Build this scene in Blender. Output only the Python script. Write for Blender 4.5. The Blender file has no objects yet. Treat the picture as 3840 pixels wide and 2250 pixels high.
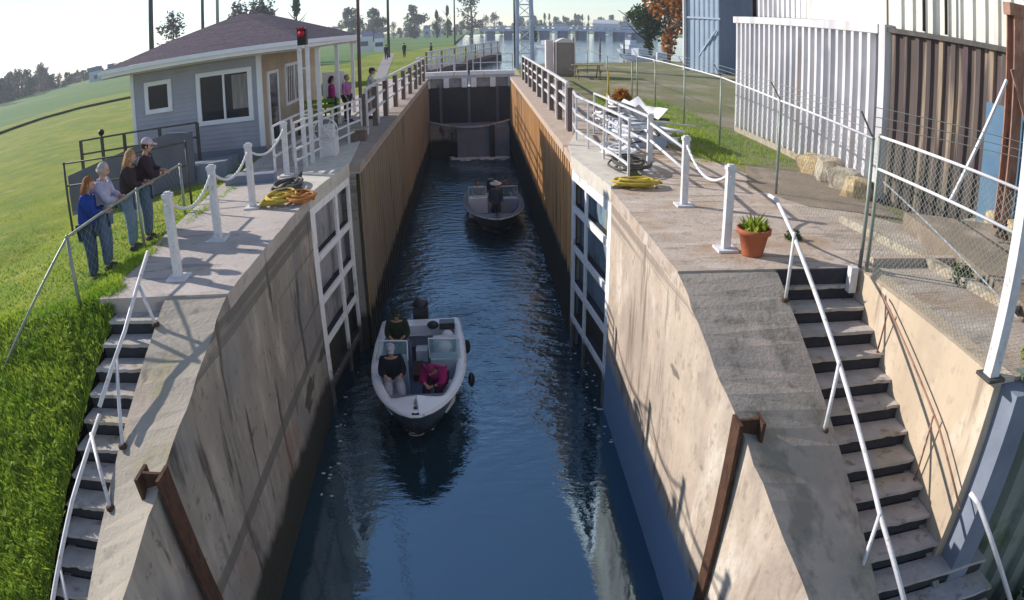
import bpy, bmesh, math, random
import numpy as np
from mathutils import Vector, Matrix, noise
R = math.radians
random.seed(7)
# ------------------------------------------------------------------ camera
CAM_H = 3.0                                   # metres above the lock coping (z = 0)
YAW, PITCH, ROLL, A1, A3 = 0.0497, 0.3798, 0.0147, 0.7027, 0.0398
def _rot():
    cr, sr = math.cos(ROLL), math.sin(ROLL); cp, sp = math.cos(PITCH), math.sin(PITCH); cy, sy = math.cos(YAW), math.sin(YAW)
    return (np.array([[cy, sy, 0], [-sy, cy, 0], [0, 0, 1]]) @ np.array([[1, 0, 0], [0, cp, sp], [0, -sp, cp]])
            @ np.array([[cr, 0, sr], [0, 1, 0], [-sr, 0, cr]]))
RM = _rot()
scn = bpy.context.scene
cd = bpy.data.cameras.new('camera'); cam = bpy.data.objects.new('camera', cd); scn.collection.objects.link(cam); scn.camera = cam
cd.type = 'PANO'; cd.sensor_width = 36.0; cd.sensor_height = 36.0*600/1024; cd.sensor_fit = 'HORIZONTAL'
cd.clip_start = 0.05; cd.clip_end = 5000
scn.render.engine = 'CYCLES'
try:
    cc = cd.cycles; cc.panorama_type = 'FISHEYE_LENS_POLYNOMIAL'
except Exception:
    cc = cd; cd.panorama_type = 'FISHEYE_LENS_POLYNOMIAL'
cc.fisheye_fov = R(200)
cc.fisheye_polynomial_k0 = 0.0
cc.fisheye_polynomial_k1 = -A1/18.0
cc.fisheye_polynomial_k2 = 0.0
cc.fisheye_polynomial_k3 = -A3/18.0**3
cc.fisheye_polynomial_k4 = 0.0
m = Matrix(((RM[0][0], RM[0][2], -RM[0][1]), (RM[1][0], RM[1][2], -RM[1][1]), (RM[2][0], RM[2][2], -RM[2][1]))).to_4x4()
m.translation = (0, 0, CAM_H)
cam.matrix_world = m
scn.render.resolution_x, scn.render.resolution_y = 1024, 600
# ------------------------------------------------------------------ light
SUN_EL = R(26); SUN_AZ = math.atan2(-0.89, 0.45)          # azimuth measured from +Y towards +X
w = bpy.data.worlds.new('World'); scn.world = w; w.use_nodes = True
nt = w.node_tree; nt.nodes.clear()
sk = nt.nodes.new('ShaderNodeTexSky'); sk.sky_type = 'NISHITA'; sk.sun_disc = False
sk.sun_elevation = SUN_EL; sk.sun_rotation = SUN_AZ % (2*math.pi); sk.air_density = .85; sk.dust_density = .1; sk.ozone_density = 2.0
bg = nt.nodes.new('ShaderNodeBackground'); bg.inputs[1].default_value = 0.125
wo = nt.nodes.new('ShaderNodeOutputWorld'); hs = nt.nodes.new('ShaderNodeHueSaturation'); hs.inputs['Saturation'].default_value = .85; nt.links.new(sk.outputs[0], hs.inputs['Color']); nt.links.new(hs.outputs[0], bg.inputs[0]); nt.links.new(bg.outputs[0], wo.inputs[0])
sl = bpy.data.lights.new('sun', 'SUN'); sl.energy = 4.4; sl.angle = R(0.6); sl.color = (1.0, 0.93, 0.83)
so = bpy.data.objects.new('sun', sl); scn.collection.objects.link(so)
sd = Vector((math.sin(SUN_AZ)*math.cos(SUN_EL), math.cos(SUN_AZ)*math.cos(SUN_EL), math.sin(SUN_EL)))
so.rotation_euler = sd.to_track_quat('Z', 'Y').to_euler(); so.location = (-30, 20, 30)
scn.view_settings.view_transform = 'Standard'; scn.view_settings.look = 'None'
scn.view_settings.exposure = 0.5; scn.view_settings.gamma = 1.0
try:
    scn.cycles.use_denoising = True; scn.cycles.max_bounces = 6; scn.cycles.transparent_max_bounces = 8
except Exception: pass
# ------------------------------------------------------------------ helpers
def ray(x, y):                                             # direction seen at a pixel of the 3840 x 2250 photograph
    u = (x-1920)/1920; v = -(y-1125)/1920
    r = math.hypot(u, v); th = A1*r + A3*r**3; s = math.sin(th)/max(r, 1e-9)
    return RM @ np.array([u*s, math.cos(th), v*s])
def _at(d, t): return Vector((d[0]*t, d[1]*t, CAM_H + d[2]*t))
def PZ(x, y, z=0.0): d = ray(x, y); return _at(d, (z-CAM_H)/d[2])      # point of the horizontal plane z
def PY(x, y, Y): d = ray(x, y); return _at(d, Y/d[1])
def PX(x, y, X): d = ray(x, y); return _at(d, X/d[0])
C = scn.collection
def ragged(poly, step=.25, amp=.012, seed=1):
    rnd = random.Random(seed); out = []
    for i, p in enumerate(poly):
        q = poly[(i+1) % len(poly)]; L = math.hypot(q[0]-p[0], q[1]-p[1]); n = max(1, int(L/step)) if L < 40 else 1; nx, ny = (q[1]-p[1])/L, -(q[0]-p[0])/L
        for k in range(n):
            a = rnd.uniform(0, amp) if k else amp*.4; out.append((p[0]+(q[0]-p[0])*k/n+nx*a, p[1]+(q[1]-p[1])*k/n+ny*a))
    return out
def mixc(nt, a, b, fac):
    m_ = nt.nodes.new('ShaderNodeMix'); m_.data_type = 'RGBA'
    for k, v in ((6, a), (7, b)):
        if isinstance(v, tuple): m_.inputs[k].default_value = (*v[:3], 1)
        else: nt.links.new(v, m_.inputs[k])
    if isinstance(fac, (int, float)): m_.inputs[0].default_value = fac
    else: nt.links.new(fac, m_.inputs[0])
    return m_.outputs[2]
def noise_fac(nt, pos, scale, lo=.35, hi=.65, detail=5, st=(1, 1, 1), rough=.6):
    mp = nt.nodes.new('ShaderNodeMapping'); mp.inputs['Scale'].default_value = st; nt.links.new(pos, mp.inputs[0])
    n = nt.nodes.new('ShaderNodeTexNoise'); n.inputs['Scale'].default_value = scale; n.inputs['Detail'].default_value = detail
    n.inputs['Roughness'].default_value = rough
    nt.links.new(mp.outputs[0], n.inputs['Vector'])
    r = nt.nodes.new('ShaderNodeMapRange'); r.inputs[1].default_value = lo; r.inputs[2].default_value = hi; nt.links.new(n.outputs[0], r.inputs[0])
    return r.outputs[0], n.outputs[0]
MATS = {}
def mat(name, base, alt=None, scale=4, rough=.8, bump=.15, metal=0, layers=(), st=(1, 1, 1), detail=5, bscale=None, spec=.22, obj=False, zband=None, alpha=None, trans=0, coat=0):
    """base/alt mottled; layers = (colour, scale, lo, hi, stretch) stains laid over; zband = (z, colour, width): a wet or grimy zone, or painted shade, below z"""
    m_ = bpy.data.materials.new(name); m_.use_nodes = True; nt = m_.node_tree
    b = nt.nodes['Principled BSDF']
    if obj: tc = nt.nodes.new('ShaderNodeTexCoord'); pos = tc.outputs['Object']
    else: g = nt.nodes.new('ShaderNodeNewGeometry'); pos = g.outputs['Position']
    alt = alt or tuple(c*.8 for c in base)
    f, raw = noise_fac(nt, pos, scale, .3, .7, detail, st)
    col = mixc(nt, base, alt, f)
    for L in layers:
        ff, _ = noise_fac(nt, pos, L[1], L[2], L[3], 4, L[4] if len(L) > 4 else (1, 1, 1))
        if len(L) > 5:
            mm = nt.nodes.new('ShaderNodeMath'); mm.operation = 'MULTIPLY'; mm.inputs[1].default_value = L[5]; nt.links.new(ff, mm.inputs[0]); ff = mm.outputs[0]
        col = mixc(nt, col, L[0], ff)
    if zband:
        sp = nt.nodes.new('ShaderNodeSeparateXYZ'); nt.links.new(pos, sp.inputs[0])
        ad = nt.nodes.new('ShaderNodeMath'); ad.operation = 'MULTIPLY_ADD'; nt.links.new(raw, ad.inputs[0]); ad.inputs[1].default_value = zband[2]; nt.links.new(sp.outputs[2], ad.inputs[2])
        mr = nt.nodes.new('ShaderNodeMapRange'); mr.inputs[1].default_value = zband[0]+zband[2]*.5-.12; mr.inputs[2].default_value = zband[0]+zband[2]*.5+.12
        mr.inputs[3].default_value = 1; mr.inputs[4].default_value = 0; nt.links.new(ad.outputs[0], mr.inputs[0])
        col = mixc(nt, col, zband[1], mr.outputs[0])
    nt.links.new(col, b.inputs['Base Color'])
    b.inputs['Roughness'].default_value = rough; b.inputs['Metallic'].default_value = metal
    b.inputs['Specular IOR Level'].default_value = spec
    if coat: b.inputs['Coat Weight'].default_value = coat
    if trans: b.inputs['Transmission Weight'].default_value = trans
    if alpha is not None: b.inputs['Alpha'].default_value = alpha
    if bump:
        _, r2 = noise_fac(nt, pos, bscale or scale*4, 0, 1, 6, st)
        bp = nt.nodes.new('ShaderNodeBump'); bp.inputs['Strength'].default_value = bump; bp.inputs['Distance'].default_value = .03
        nt.links.new(r2, bp.inputs['Height']); nt.links.new(bp.outputs[0], b.inputs['Normal'])
    if name.startswith(('leaf', 'blade')):
        tr = nt.nodes.new('ShaderNodeBsdfTranslucent'); nt.links.new(col, tr.inputs[0]); mx = nt.nodes.new('ShaderNodeMixShader'); mx.inputs[0].default_value = .45
        nt.links.new(b.outputs[0], mx.inputs[1]); nt.links.new(tr.outputs[0], mx.inputs[2]); nt.links.new(mx.outputs[0], nt.nodes['Material Output'].inputs[0])
    MATS[name] = m_; return m_
class MB:
    def __init__(s): s.v = []; s.f = []; s.mi = []; s.k = 0; s.smooth = []
    def add(s, vs, fs, smooth=False):
        o = len(s.v); s.v += [tuple(v) for v in vs]
        for f in fs: s.f.append(tuple(o+i for i in f)); s.mi.append(s.k); s.smooth.append(smooth)
        return s
    def box(s, a, b):
        x0, y0, z0 = [min(p, q) for p, q in zip(a, b)]; x1, y1, z1 = [max(p, q) for p, q in zip(a, b)]
        return s.add([(x0, y0, z0), (x1, y0, z0), (x1, y1, z0), (x0, y1, z0), (x0, y0, z1), (x1, y0, z1), (x1, y1, z1), (x0, y1, z1)],
                     [(0, 3, 2, 1), (4, 5, 6, 7), (0, 1, 5, 4), (1, 2, 6, 5), (2, 3, 7, 6), (3, 0, 4, 7)])
    def bar(s, p, q, w_, h_, up=(0, 0, 1)):                   # rectangular bar from p to q
        p = Vector(p); q = Vector(q); d = (q-p).normalized(); up = Vector(up)
        if abs(d.dot(up)) > .98: up = Vector((0, 1, 0))
        sx = d.cross(up).normalized(); sz = sx.cross(d).normalized()
        vs = [c+sx*a*w_/2+sz*b*h_/2 for c in (p, q) for a, b in ((-1, -1), (1, -1), (1, 1), (-1, 1))]
        return s.add(vs, [(0, 1, 2, 3), (7, 6, 5, 4), (0, 4, 5, 1), (1, 5, 6, 2), (2, 6, 7, 3), (3, 7, 4, 0)])
    def tube(s, pts, r, n=8, caps=True):
        pts = [Vector(p) for p in pts]; rs = r if isinstance(r, (list, tuple)) else [r]*len(pts)
        vs = []; fs = []
        ref = Vector((0, 0, 1))
        for i, p in enumerate(pts):
            d = (pts[min(i+1, len(pts)-1)]-pts[max(i-1, 0)]).normalized()
            rf = ref if abs(d.dot(ref)) < .95 else Vector((0, 1, 0))
            a = d.cross(rf).normalized(); b = a.cross(d).normalized()
            for k in range(n):
                t = 2*math.pi*k/n; vs.append(p+(a*math.cos(t)+b*math.sin(t))*rs[i])
        for i in range(len(pts)-1):
            for k in range(n): fs.append((i*n+k, i*n+(k+1) % n, (i+1)*n+(k+1) % n, (i+1)*n+k))
        if caps: fs.append(tuple(range(n))[::-1]); fs.append(tuple((len(pts)-1)*n+k for k in range(n)))
        return s.add(vs, fs, n > 5)
    def prism(s, poly, z0, z1):                             # vertical prism over an xy outline (anticlockwise); z0/z1 number or list
        n = len(poly); A = z0 if isinstance(z0, (list, tuple)) else [z0]*n; B = z1 if isinstance(z1, (list, tuple)) else [z1]*n
        vs = [(p[0], p[1], a) for p, a in zip(poly, A)]+[(p[0], p[1], b) for p, b in zip(poly, B)]
        return s.add(vs, [tuple(range(n))[::-1], tuple(range(n, 2*n))]+[(i, (i+1) % n, n+(i+1) % n, n+i) for i in range(n)])
    def lathe(s, c, prof, n=20, axis='z'):
        vs = []; fs = []
        for r_, z in prof:
            for k in range(n):
                t = 2*math.pi*k/n; vs.append((c[0]+r_*math.cos(t), c[1]+r_*math.sin(t), c[2]+z))
        for i in range(len(prof)-1):
            for k in range(n): fs.append((i*n+k, i*n+(k+1) % n, (i+1)*n+(k+1) % n, (i+1)*n+k))
        fs.append(tuple(range(n))[::-1]); fs.append(tuple((len(prof)-1)*n+k for k in range(n)))
        return s.add(vs, fs, True)
    def ball(s, c, r, nu=12, nv=8):
        rx, ry, rz = r if isinstance(r, (list, tuple)) else (r, r, r); vs = []; fs = []
        for j in range(nv+1):
            ph = math.pi*j/nv
            for i in range(nu):
                t = 2*math.pi*i/nu; vs.append((c[0]+rx*math.sin(ph)*math.cos(t), c[1]+ry*math.sin(ph)*math.sin(t), c[2]+rz*math.cos(ph)))
        for j in range(nv):
            for i in range(nu): fs.append((j*nu+i, (j+1)*nu+i, (j+1)*nu+(i+1) % nu, j*nu+(i+1) % nu))
        return s.add(vs, fs, True)
    def xf(s, M): s.v = [tuple(M @ Vector(v)) for v in s.v]; return s
    def build(s, name, m_, parent=None, **kw):
        me = bpy.data.meshes.new(name)
        off = Vector((0, 0, 0))
        if parent is not None:
            p = parent
            while p is not None: off += p.location; p = p.parent
        me.from_pydata([tuple(Vector(v)-off) for v in s.v], [], s.f); me.update()
        if any(s.smooth): me.polygons.foreach_set('use_smooth', s.smooth)
        ms = m_ if isinstance(m_, (list, tuple)) else [m_]
        for q in ms: me.materials.append(q)
        if len(ms) > 1: me.polygons.foreach_set('material_index', s.mi)
        o = bpy.data.objects.new(name, me); C.objects.link(o)
        if parent is not None: o.parent = parent
        tag(o, **kw); return o
def tag(o, label=None, cat=None, group=None, kind=None):
    if label: o['label'] = label
    if cat: o['category'] = cat
    if group: o['group'] = group
    if kind: o['kind'] = kind
    return o
def thing(name, loc, label, cat, group=None, rz=0):
    o = bpy.data.objects.new(name, None); C.objects.link(o); o.location = loc; o.rotation_euler = (0, 0, rz); o.empty_display_size = .2
    return tag(o, label, cat, group)
def copy_thing(o, loc=None, rz=None, label=None, parent=None, scale=None):
    c = o.copy(); C.objects.link(c)
    if parent is not None: c.parent = parent
    if loc is not None: c.location = loc
    if rz is not None: c.rotation_euler = (0, 0, rz)
    if scale is not None: c.scale = scale if isinstance(scale, (list, tuple)) else (scale,)*3
    if label: c['label'] = label
    for ch in list(o.children): copy_thing(ch, parent=c)
    return c
# ------------------------------------------------------------------ materials
M = MATS
mat('deck', (.50, .42, .36), (.36, .295, .25), 1.3, .9, .5, detail=9, bscale=18, layers=(((.22, .18, .155), 5, .55, .68, (1, 1, 1), .65), ((.34, .21, .12), .8, .52, .64, (1, 1, 1), .65), ((.66, .59, .53), 2.0, .55, .7, (.3, 1.4, 1), .6), ((.20, .165, .14), 1.2, .6, .63, (.5, 3, 1), .6)))
mat('deck_left', (.52, .46, .43), (.40, .355, .33), 1.2, .9, .4, detail=9, bscale=18, layers=(((.28, .24, .22), 5, .56, .7, (1, 1, 1), .6), ((.38, .28, .22), .8, .55, .66, (1, 1, 1), .5), ((.24, .21, .2), 1.1, .61, .64, (.5, 3, 1), .6)))
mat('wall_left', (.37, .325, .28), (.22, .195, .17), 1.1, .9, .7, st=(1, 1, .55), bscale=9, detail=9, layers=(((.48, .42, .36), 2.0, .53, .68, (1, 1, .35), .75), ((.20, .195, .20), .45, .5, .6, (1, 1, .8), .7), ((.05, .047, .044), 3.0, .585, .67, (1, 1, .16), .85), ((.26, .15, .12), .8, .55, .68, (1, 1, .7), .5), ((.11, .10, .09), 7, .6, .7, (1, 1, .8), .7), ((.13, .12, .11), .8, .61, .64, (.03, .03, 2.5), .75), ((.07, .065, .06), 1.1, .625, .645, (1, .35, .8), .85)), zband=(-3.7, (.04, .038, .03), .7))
mat('wall_right', (.53, .44, .35), (.38, .31, .26), 1.0, .9, .7, st=(1, 1, .6), bscale=9, detail=9, layers=(((.66, .60, .52), 1.3, .53, .66, (1, 1, .4), .7), ((.33, .27, .23), .6, .51, .61, (1, 1, .8), .7), ((.17, .13, .105), 2.6, .565, .65, (1, 1, .13), .8), ((.28, .225, .19), 7, .56, .68, (1, 1, .8), .7), ((.22, .18, .155), .8, .61, .64, (.03, .03, 2.5), .75), ((.13, .11, .10), 1.1, .625, .645, (1, .35, .8), .8)), zband=(-3.35, (.17, .27, .42), .5))  # blue zband: shade along the wall foot painted into the colour
mat('slope_right', (.42, .36, .31), (.30, .265, .235), .9, .95, .45, bscale=18, detail=9, layers=(((.17, .16, .13), 5, .56, .7, (1, 1, 1), .55), ((.50, .41, .35), 1.1, .53, .66, (1, 1, 1), .65), ((.22, .22, .17), .7, .52, .66, (1, 1, 1), .6), ((.14, .125, .10), 1.3, .62, .65, (.5, 2, 1), .6), ((.13, .125, .10), 2.2, .52, .62, (1, .6, 1), .55)))
mat('slope_left', (.44, .385, .32), (.33, .29, .245), 1.0, .95, .4, bscale=16, detail=9, layers=(((.36, .32, .18), 1.0, .55, .68, (1, 1, 1), .6), ((.19, .17, .145), 5, .58, .7, (1, 1, 1), .6), ((.48, .37, .32), .8, .55, .66, (1, 1, 1), .55), ((.12, .11, .10), 1.6, .62, .66, (1, .2, 1), .6)))
mat('tan_wall', (.56, .45, .33), (.43, .345, .26), .9, .9, .5, st=(1, 1, .5), detail=8, layers=(((.66, .57, .47), 1.3, .53, .68, (1, 1, .35), .7), ((.27, .205, .16), 3, .57, .68, (1, 1, .15), .7), ((.36, .29, .24), 6, .56, .7, (1, 1, 1), .6), ((.25, .2, .17), .8, .61, .64, (.03, .03, 2.2), .6)))
mat('orange_pile', (.50, .25, .09), (.56, .35, .19), 1.2, .75, .3, st=(2.2, 2.2, .12), layers=(((.72, .36, .07), 2.2, .52, .64, (2, 2, .08), .8), ((.14, .075, .045), 2.6, .56, .66, (2, 2, .1), .9), ((.55, .47, .40), 1.7, .58, .72, (2, 2, .1), .6)), zband=(-2.9, (.03, .035, .035), .5))
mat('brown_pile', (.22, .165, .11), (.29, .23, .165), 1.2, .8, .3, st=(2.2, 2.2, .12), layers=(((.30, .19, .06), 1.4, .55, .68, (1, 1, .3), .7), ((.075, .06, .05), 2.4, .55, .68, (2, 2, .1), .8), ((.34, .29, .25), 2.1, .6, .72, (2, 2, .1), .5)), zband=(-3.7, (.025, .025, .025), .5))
mat('coping_r', (.52, .41, .33), (.42, .32, .26), 2.5, .9, .25, layers=(((.25, .17, .12), 5, .6, .74, (1, 1, .3), .6),))
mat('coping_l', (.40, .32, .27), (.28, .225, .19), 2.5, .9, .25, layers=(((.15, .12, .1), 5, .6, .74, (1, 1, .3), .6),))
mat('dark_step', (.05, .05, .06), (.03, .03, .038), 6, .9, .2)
mat('tread', (.50, .46, .44), (.34, .31, .30), 4, .9, .4, detail=8, layers=(((.46, .37, .22), 1.5, .55, .68, (1, 1, 1), .6), ((.16, .14, .13), 6, .56, .68, (1, 1, 1), .7)))
mat('white_paint', (.70, .69, .72), (.56, .55, .57), 9, .45, .15, layers=(((.42, .30, .20), 11, .61, .68, (1, 1, .7), .7), ((.5, .48, .45), 3, .56, .7, (1, 1, .3), .5)))
mat('gate_white', (.90, .89, .90), (.80, .79, .80), 6, .5, .15, layers=(((.38, .22, .12), 7, .6, .68, (1, 1, .3), .7),), zband=(-3.9, (.12, .11, .10), .6))
mat('gate_panel', (.40, .38, .40), (.26, .26, .28), 3, .6, .2, st=(1, 1, .5), layers=(((.12, .115, .11), 2.2, .54, .68, (1, 1, .5), .8),), zband=(-3.4, (.05, .05, .04), .6))
mat('gate_blue', (.20, .28, .36), (.12, .18, .24), 3, .6, .2, st=(1, 1, .5), layers=(((.06, .08, .09), 2.2, .54, .68, (1, 1, .5), .8),), zband=(-3.0, (.03, .035, .035), .6))
mat('rust', (.06, .03, .02), (.10, .05, .03), 7, .85, .5, layers=(((.035, .018, .014), 12, .5, .7, (1, 1, .4), .7),))
mat('rust_light', (.26, .13, .09), (.36, .22, .17), 4, .8, .3, layers=(((.12, .05, .04), 6, .52, .68, (1, 1, .3), .8),))
mat('timber', (.12, .085, .075), (.18, .13, .115), 6, .9, .3, st=(1, 1, .2))
mat('pale_concrete', (.62, .58, .50), (.5, .46, .42), 3, .9, .15, layers=(((.33, .3, .27), 6, .58, .74, (1, 1, 1), .6),))
mat('lawn', (.25, .265, .010), (.11, .18, .008), .5, 1, .5, bscale=7, detail=9, layers=(((.36, .32, .12), .9, .58, .7, (1, 1, 1), .6), ((.06, .11, .01), 1.3, .55, .7, (1, .5, 1), .5), ((.32, .29, .06), .16, .5, .68, (1, 1, 1), .7), ((.08, .15, .012), 2.6, .52, .7, (1, 1, 1), .6)))
mat('meadow', (.065, .16, .035), (.12, .20, .045), .05, 1, .3, bscale=1, st=(.4, 1, 1), layers=(((.20, .22, .09), .03, .52, .66, (.4, 1.4, 1), .5),))
mat('yard', (.16, .165, .05), (.23, .20, .11), .5, 1, .5, bscale=12, layers=(((.34, .28, .22), .33, .5, .62, (1, .6, 1), .85), ((.11, .17, .02), .55, .55, .7, (1, 1, 1), .8), ((.08, .08, .04), 4, .56, .72, (1, 1, 1), .6)))
mat('blade', (.15, .30, .018), (.42, .50, .06), .9, .75, 0, spec=.25)
mat('blade_dark', (.055, .14, .015), (.16, .27, .03), 1.1, .75, 0, spec=.2)
mat('dirt', (.30, .235, .18), (.20, .16, .12), 2, .95, .5, bscale=30, layers=(((.42, .33, .26), 1.2, .55, .7),))
mat('siding_blue', (.38, .385, .46), (.33, .34, .415), 2, .6, .1, layers=(((.42, .43, .48), 1.2, .55, .7, (1, 1, .4), .5),))
mat('roof_shingle', (.12, .09, .125), (.07, .055, .08), 3, .95, .8, bscale=14, st=(1, 1, 12), detail=8, layers=(((.20, .15, .15), 9, .52, .66, (1, 1, 6), .7), ((.06, .045, .055), 1.2, .56, .62, (.3, .3, 16), .7)))
mat('trim_white', (.78, .79, .86), (.70, .71, .78), 3, .5, .03)
mat('tan_inside', (.46, .37, .28), (.36, .29, .22), 2, .85, .1)
mat('soffit', (.42, .35, .25), (.34, .28, .2), 3, .8, .1)
mat('glass_dark', (.008, .012, .025), (.014, .02, .035), 2, .15, 0, spec=.3)
mat('curtain', (.16, .15, .15), (.30, .28, .27), 3, .7, 0, st=(3, 1, .3))
mat('corr_white', (.62, .61, .64), (.52, .51, .54), 1.2, .5, .1, layers=(((.40, .32, .26), 2.5, .56, .70, (1, 1, .12), .7), ((.38, .38, .41), .8, .53, .66, (1, 1, .4), .7)))
mat('corr_cream', (.74, .72, .66), (.64, .62, .56), 1.2, .55, .1, layers=(((.40, .35, .27), 2.5, .58, .72, (1, 1, .08), .6),))
mat('corr_dark', (.065, .05, .055), (.12, .095, .085), 1.6, .8, .2, st=(2, 2, .12), layers=(((.36, .28, .20), 1.7, .53, .62, (2, 2, .1), .85), ((.03, .024, .034), 2, .54, .64, (2, 2, .12), .85), ((.16, .09, .12), 1.1, .56, .7, (2, 2, .3), .6)))
mat('rock_yellow', (.46, .33, .17), (.56, .46, .30), 3, .95, .8, bscale=20, detail=8, layers=(((.18, .12, .07), 4, .55, .66, (1, 1, 1), .8), ((.30, .28, .24), 1.5, .55, .66, (1, 1, 1), .7)))
mat('rock_pale', (.50, .45, .36), (.38, .33, .27), 3, .95, .8, bscale=20, detail=8, layers=(((.18, .15, .12), 4, .55, .66, (1, 1, 1), .8), ((.44, .31, .17), 1.2, .55, .66, (1, 1, 1), .6)))
mat('blue_panel', (.12, .22, .34), (.09, .17, .27), 2, .5, .05)
mat('shed_blue', (.30, .38, .50), (.24, .31, .42), .8, .5, .05)
mat('ramp_grey', (.15, .15, .20), (.11, .11, .15), 2, .9, .2)
mat('purple_wall', (.22, .25, .32), (.16, .185, .24), 1.6, .85, .2)
mat('sheet_green', (.24, .27, .23), (.17, .2, .18), 2, .7, .2, st=(1, 1, .3), layers=(((.09, .12, .06), 1.3, .55, .7),))
mat('metal_grey', (.30, .33, .30), (.22, .25, .22), 6, .5, .05, metal=.3)
mat('metal_dark', (.10, .095, .09), (.06, .055, .055), 6, .6, .1, metal=.3)
mat('black', (.012, .012, .014), (.02, .02, .022), 6, .5, .05)
mat('terracotta', (.42, .13, .06), (.32, .10, .05), 4, .8, .15)
mat('rope_yellow', (.55, .42, .06), (.42, .30, .05), 9, .8, .3)
mat('rope_orange', (.50, .20, .05), (.36, .15, .04), 9, .8, .3)
mat('rope_white', (.66, .66, .69), (.62, .62, .64), 18, .8, .3)
mat('red_lamp', (.55, .02, .06), (.35, .01, .03), 6, .3, 0)
mat('skin', (.50, .30, .22), (.45, .26, .19), 6, .6, 0)
mat('leaf_dark', (.022, .055, .012), (.05, .09, .02), .7, .8, 0, spec=.2)
mat('leaf_mid', (.05, .095, .022), (.085, .13, .035), .7, .8, 0, spec=.2)
mat('leaf_orange', (.46, .17, .02), (.30, .12, .02), .9, .8, 0, spec=.2)
mat('leaf_brown', (.15, .12, .095), (.10, .085, .08), .9, .8, 0, spec=.2)
mat('leaf_grey', (.085, .115, .09), (.14, .15, .12), .25, .8, 0, spec=.2)
mat('bark', (.10, .075, .055), (.06, .045, .035), 4, .9, .3)
mat('boat_white', (.88, .88, .92), (.80, .80, .85), 3, .25, 0, coat=.5)
mat('boat_deck_dark', (.14, .18, .25), (.09, .12, .18), 6, .5, .05)
mat('boat_inner', (.42, .50, .58), (.34, .42, .50), 3, .5, .05)
mat('boat_dark', (.02, .022, .028), (.03, .03, .036), 3, .3, 0, coat=.3)
mat('boat_carpet', (.10, .14, .22), (.075, .105, .17), 12, .9, .2)
mat('vinyl_blue', (.20, .24, .42), (.15, .18, .33), 4, .5, .05)
mat('plexi', (.25, .45, .50), (.2, .38, .44), 2, .1, 0, spec=.8, alpha=.3)
mat('toilet', (.29, .235, .20), (.23, .19, .165), 2, .5, .05)
mat('toilet_trim', (.70, .62, .60), (.62, .55, .54), 2, .5, .05)
mat('far_building', (.50, .55, .62), (.40, .45, .52), .3, .7, 0)
mat('far_dark', (.10, .13, .20), (.15, .18, .26), .3, .7, 0)
mat('steel_blue', (.42, .50, .64), (.30, .36, .48), .8, .5, .05)
mat('gravel', (.34, .31, .30), (.24, .22, .21), 1.2, .95, .4, bscale=20)
mat('wood_table', (.26, .22, .13), (.2, .16, .1), 5, .8, .2)
# corrugated surfaces are modelled; water:
def water_mat(name, scale, strength, base, tint=(.56, .80, 1, 1)):
    m_ = bpy.data.materials.new(name); m_.use_nodes = True; nt = m_.node_tree; b = nt.nodes['Principled BSDF']
    b.inputs['Base Color'].default_value = (*base, 1); b.inputs['Roughness'].default_value = .04; b.inputs['IOR'].default_value = 3.0
    b.inputs['Specular IOR Level'].default_value = .6; b.inputs['Specular Tint'].default_value = tint
    g = nt.nodes.new('ShaderNodeNewGeometry'); pos = g.outputs['Position']
    f1, n1 = noise_fac(nt, pos, scale, 0, 1, 4, (1, 2.0, 1), .55)
    f3, _ = noise_fac(nt, pos, .28, .42, .62, 3)              # calm and ruffled patches
    f4, _ = noise_fac(nt, pos, .5, .3, .75, 4)
    col = mixc(nt, base, (base[0]*.55+.004, base[1]*.66, base[2]*.55), f4); nt.links.new(col, b.inputs['Base Color'])
    sp = nt.nodes.new('ShaderNodeSeparateXYZ'); nt.links.new(pos, sp.inputs[0])
    mr = nt.nodes.new('ShaderNodeMapRange'); mr.inputs[1].default_value = 9; mr.inputs[2].default_value = 17; mr.inputs[3].default_value = .08; mr.inputs[4].default_value = 1
    nt.links.new(sp.outputs[1], mr.inputs[0])
    mu = nt.nodes.new('ShaderNodeMath'); mu.operation = 'MULTIPLY'; nt.links.new(mr.outputs[0], mu.inputs[0])
    ad = nt.nodes.new('ShaderNodeMath'); ad.operation = 'MULTIPLY_ADD'; ad.inputs[1].default_value = .6; ad.inputs[2].default_value = .4; nt.links.new(f3, ad.inputs[0]); nt.links.new(ad.outputs[0], mu.inputs[1])
    m2 = nt.nodes.new('ShaderNodeMath'); m2.operation = 'MULTIPLY'; m2.inputs[1].default_value = strength; nt.links.new(mu.outputs[0], m2.inputs[0])
    bp = nt.nodes.new('ShaderNodeBump'); bp.inputs['Distance'].default_value = .12; nt.links.new(m2.outputs[0], bp.inputs['Strength']); nt.links.new(f1, bp.inputs['Height'])
    nt.links.new(bp.outputs[0], b.inputs['Normal']); MATS[name] = m_; return m_
water_mat('water', 2.0, 1.0, (.010, .050, .085)); water_mat('river', .8, .6, (.10, .16, .22), (1, 1, 1, 1))
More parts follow.
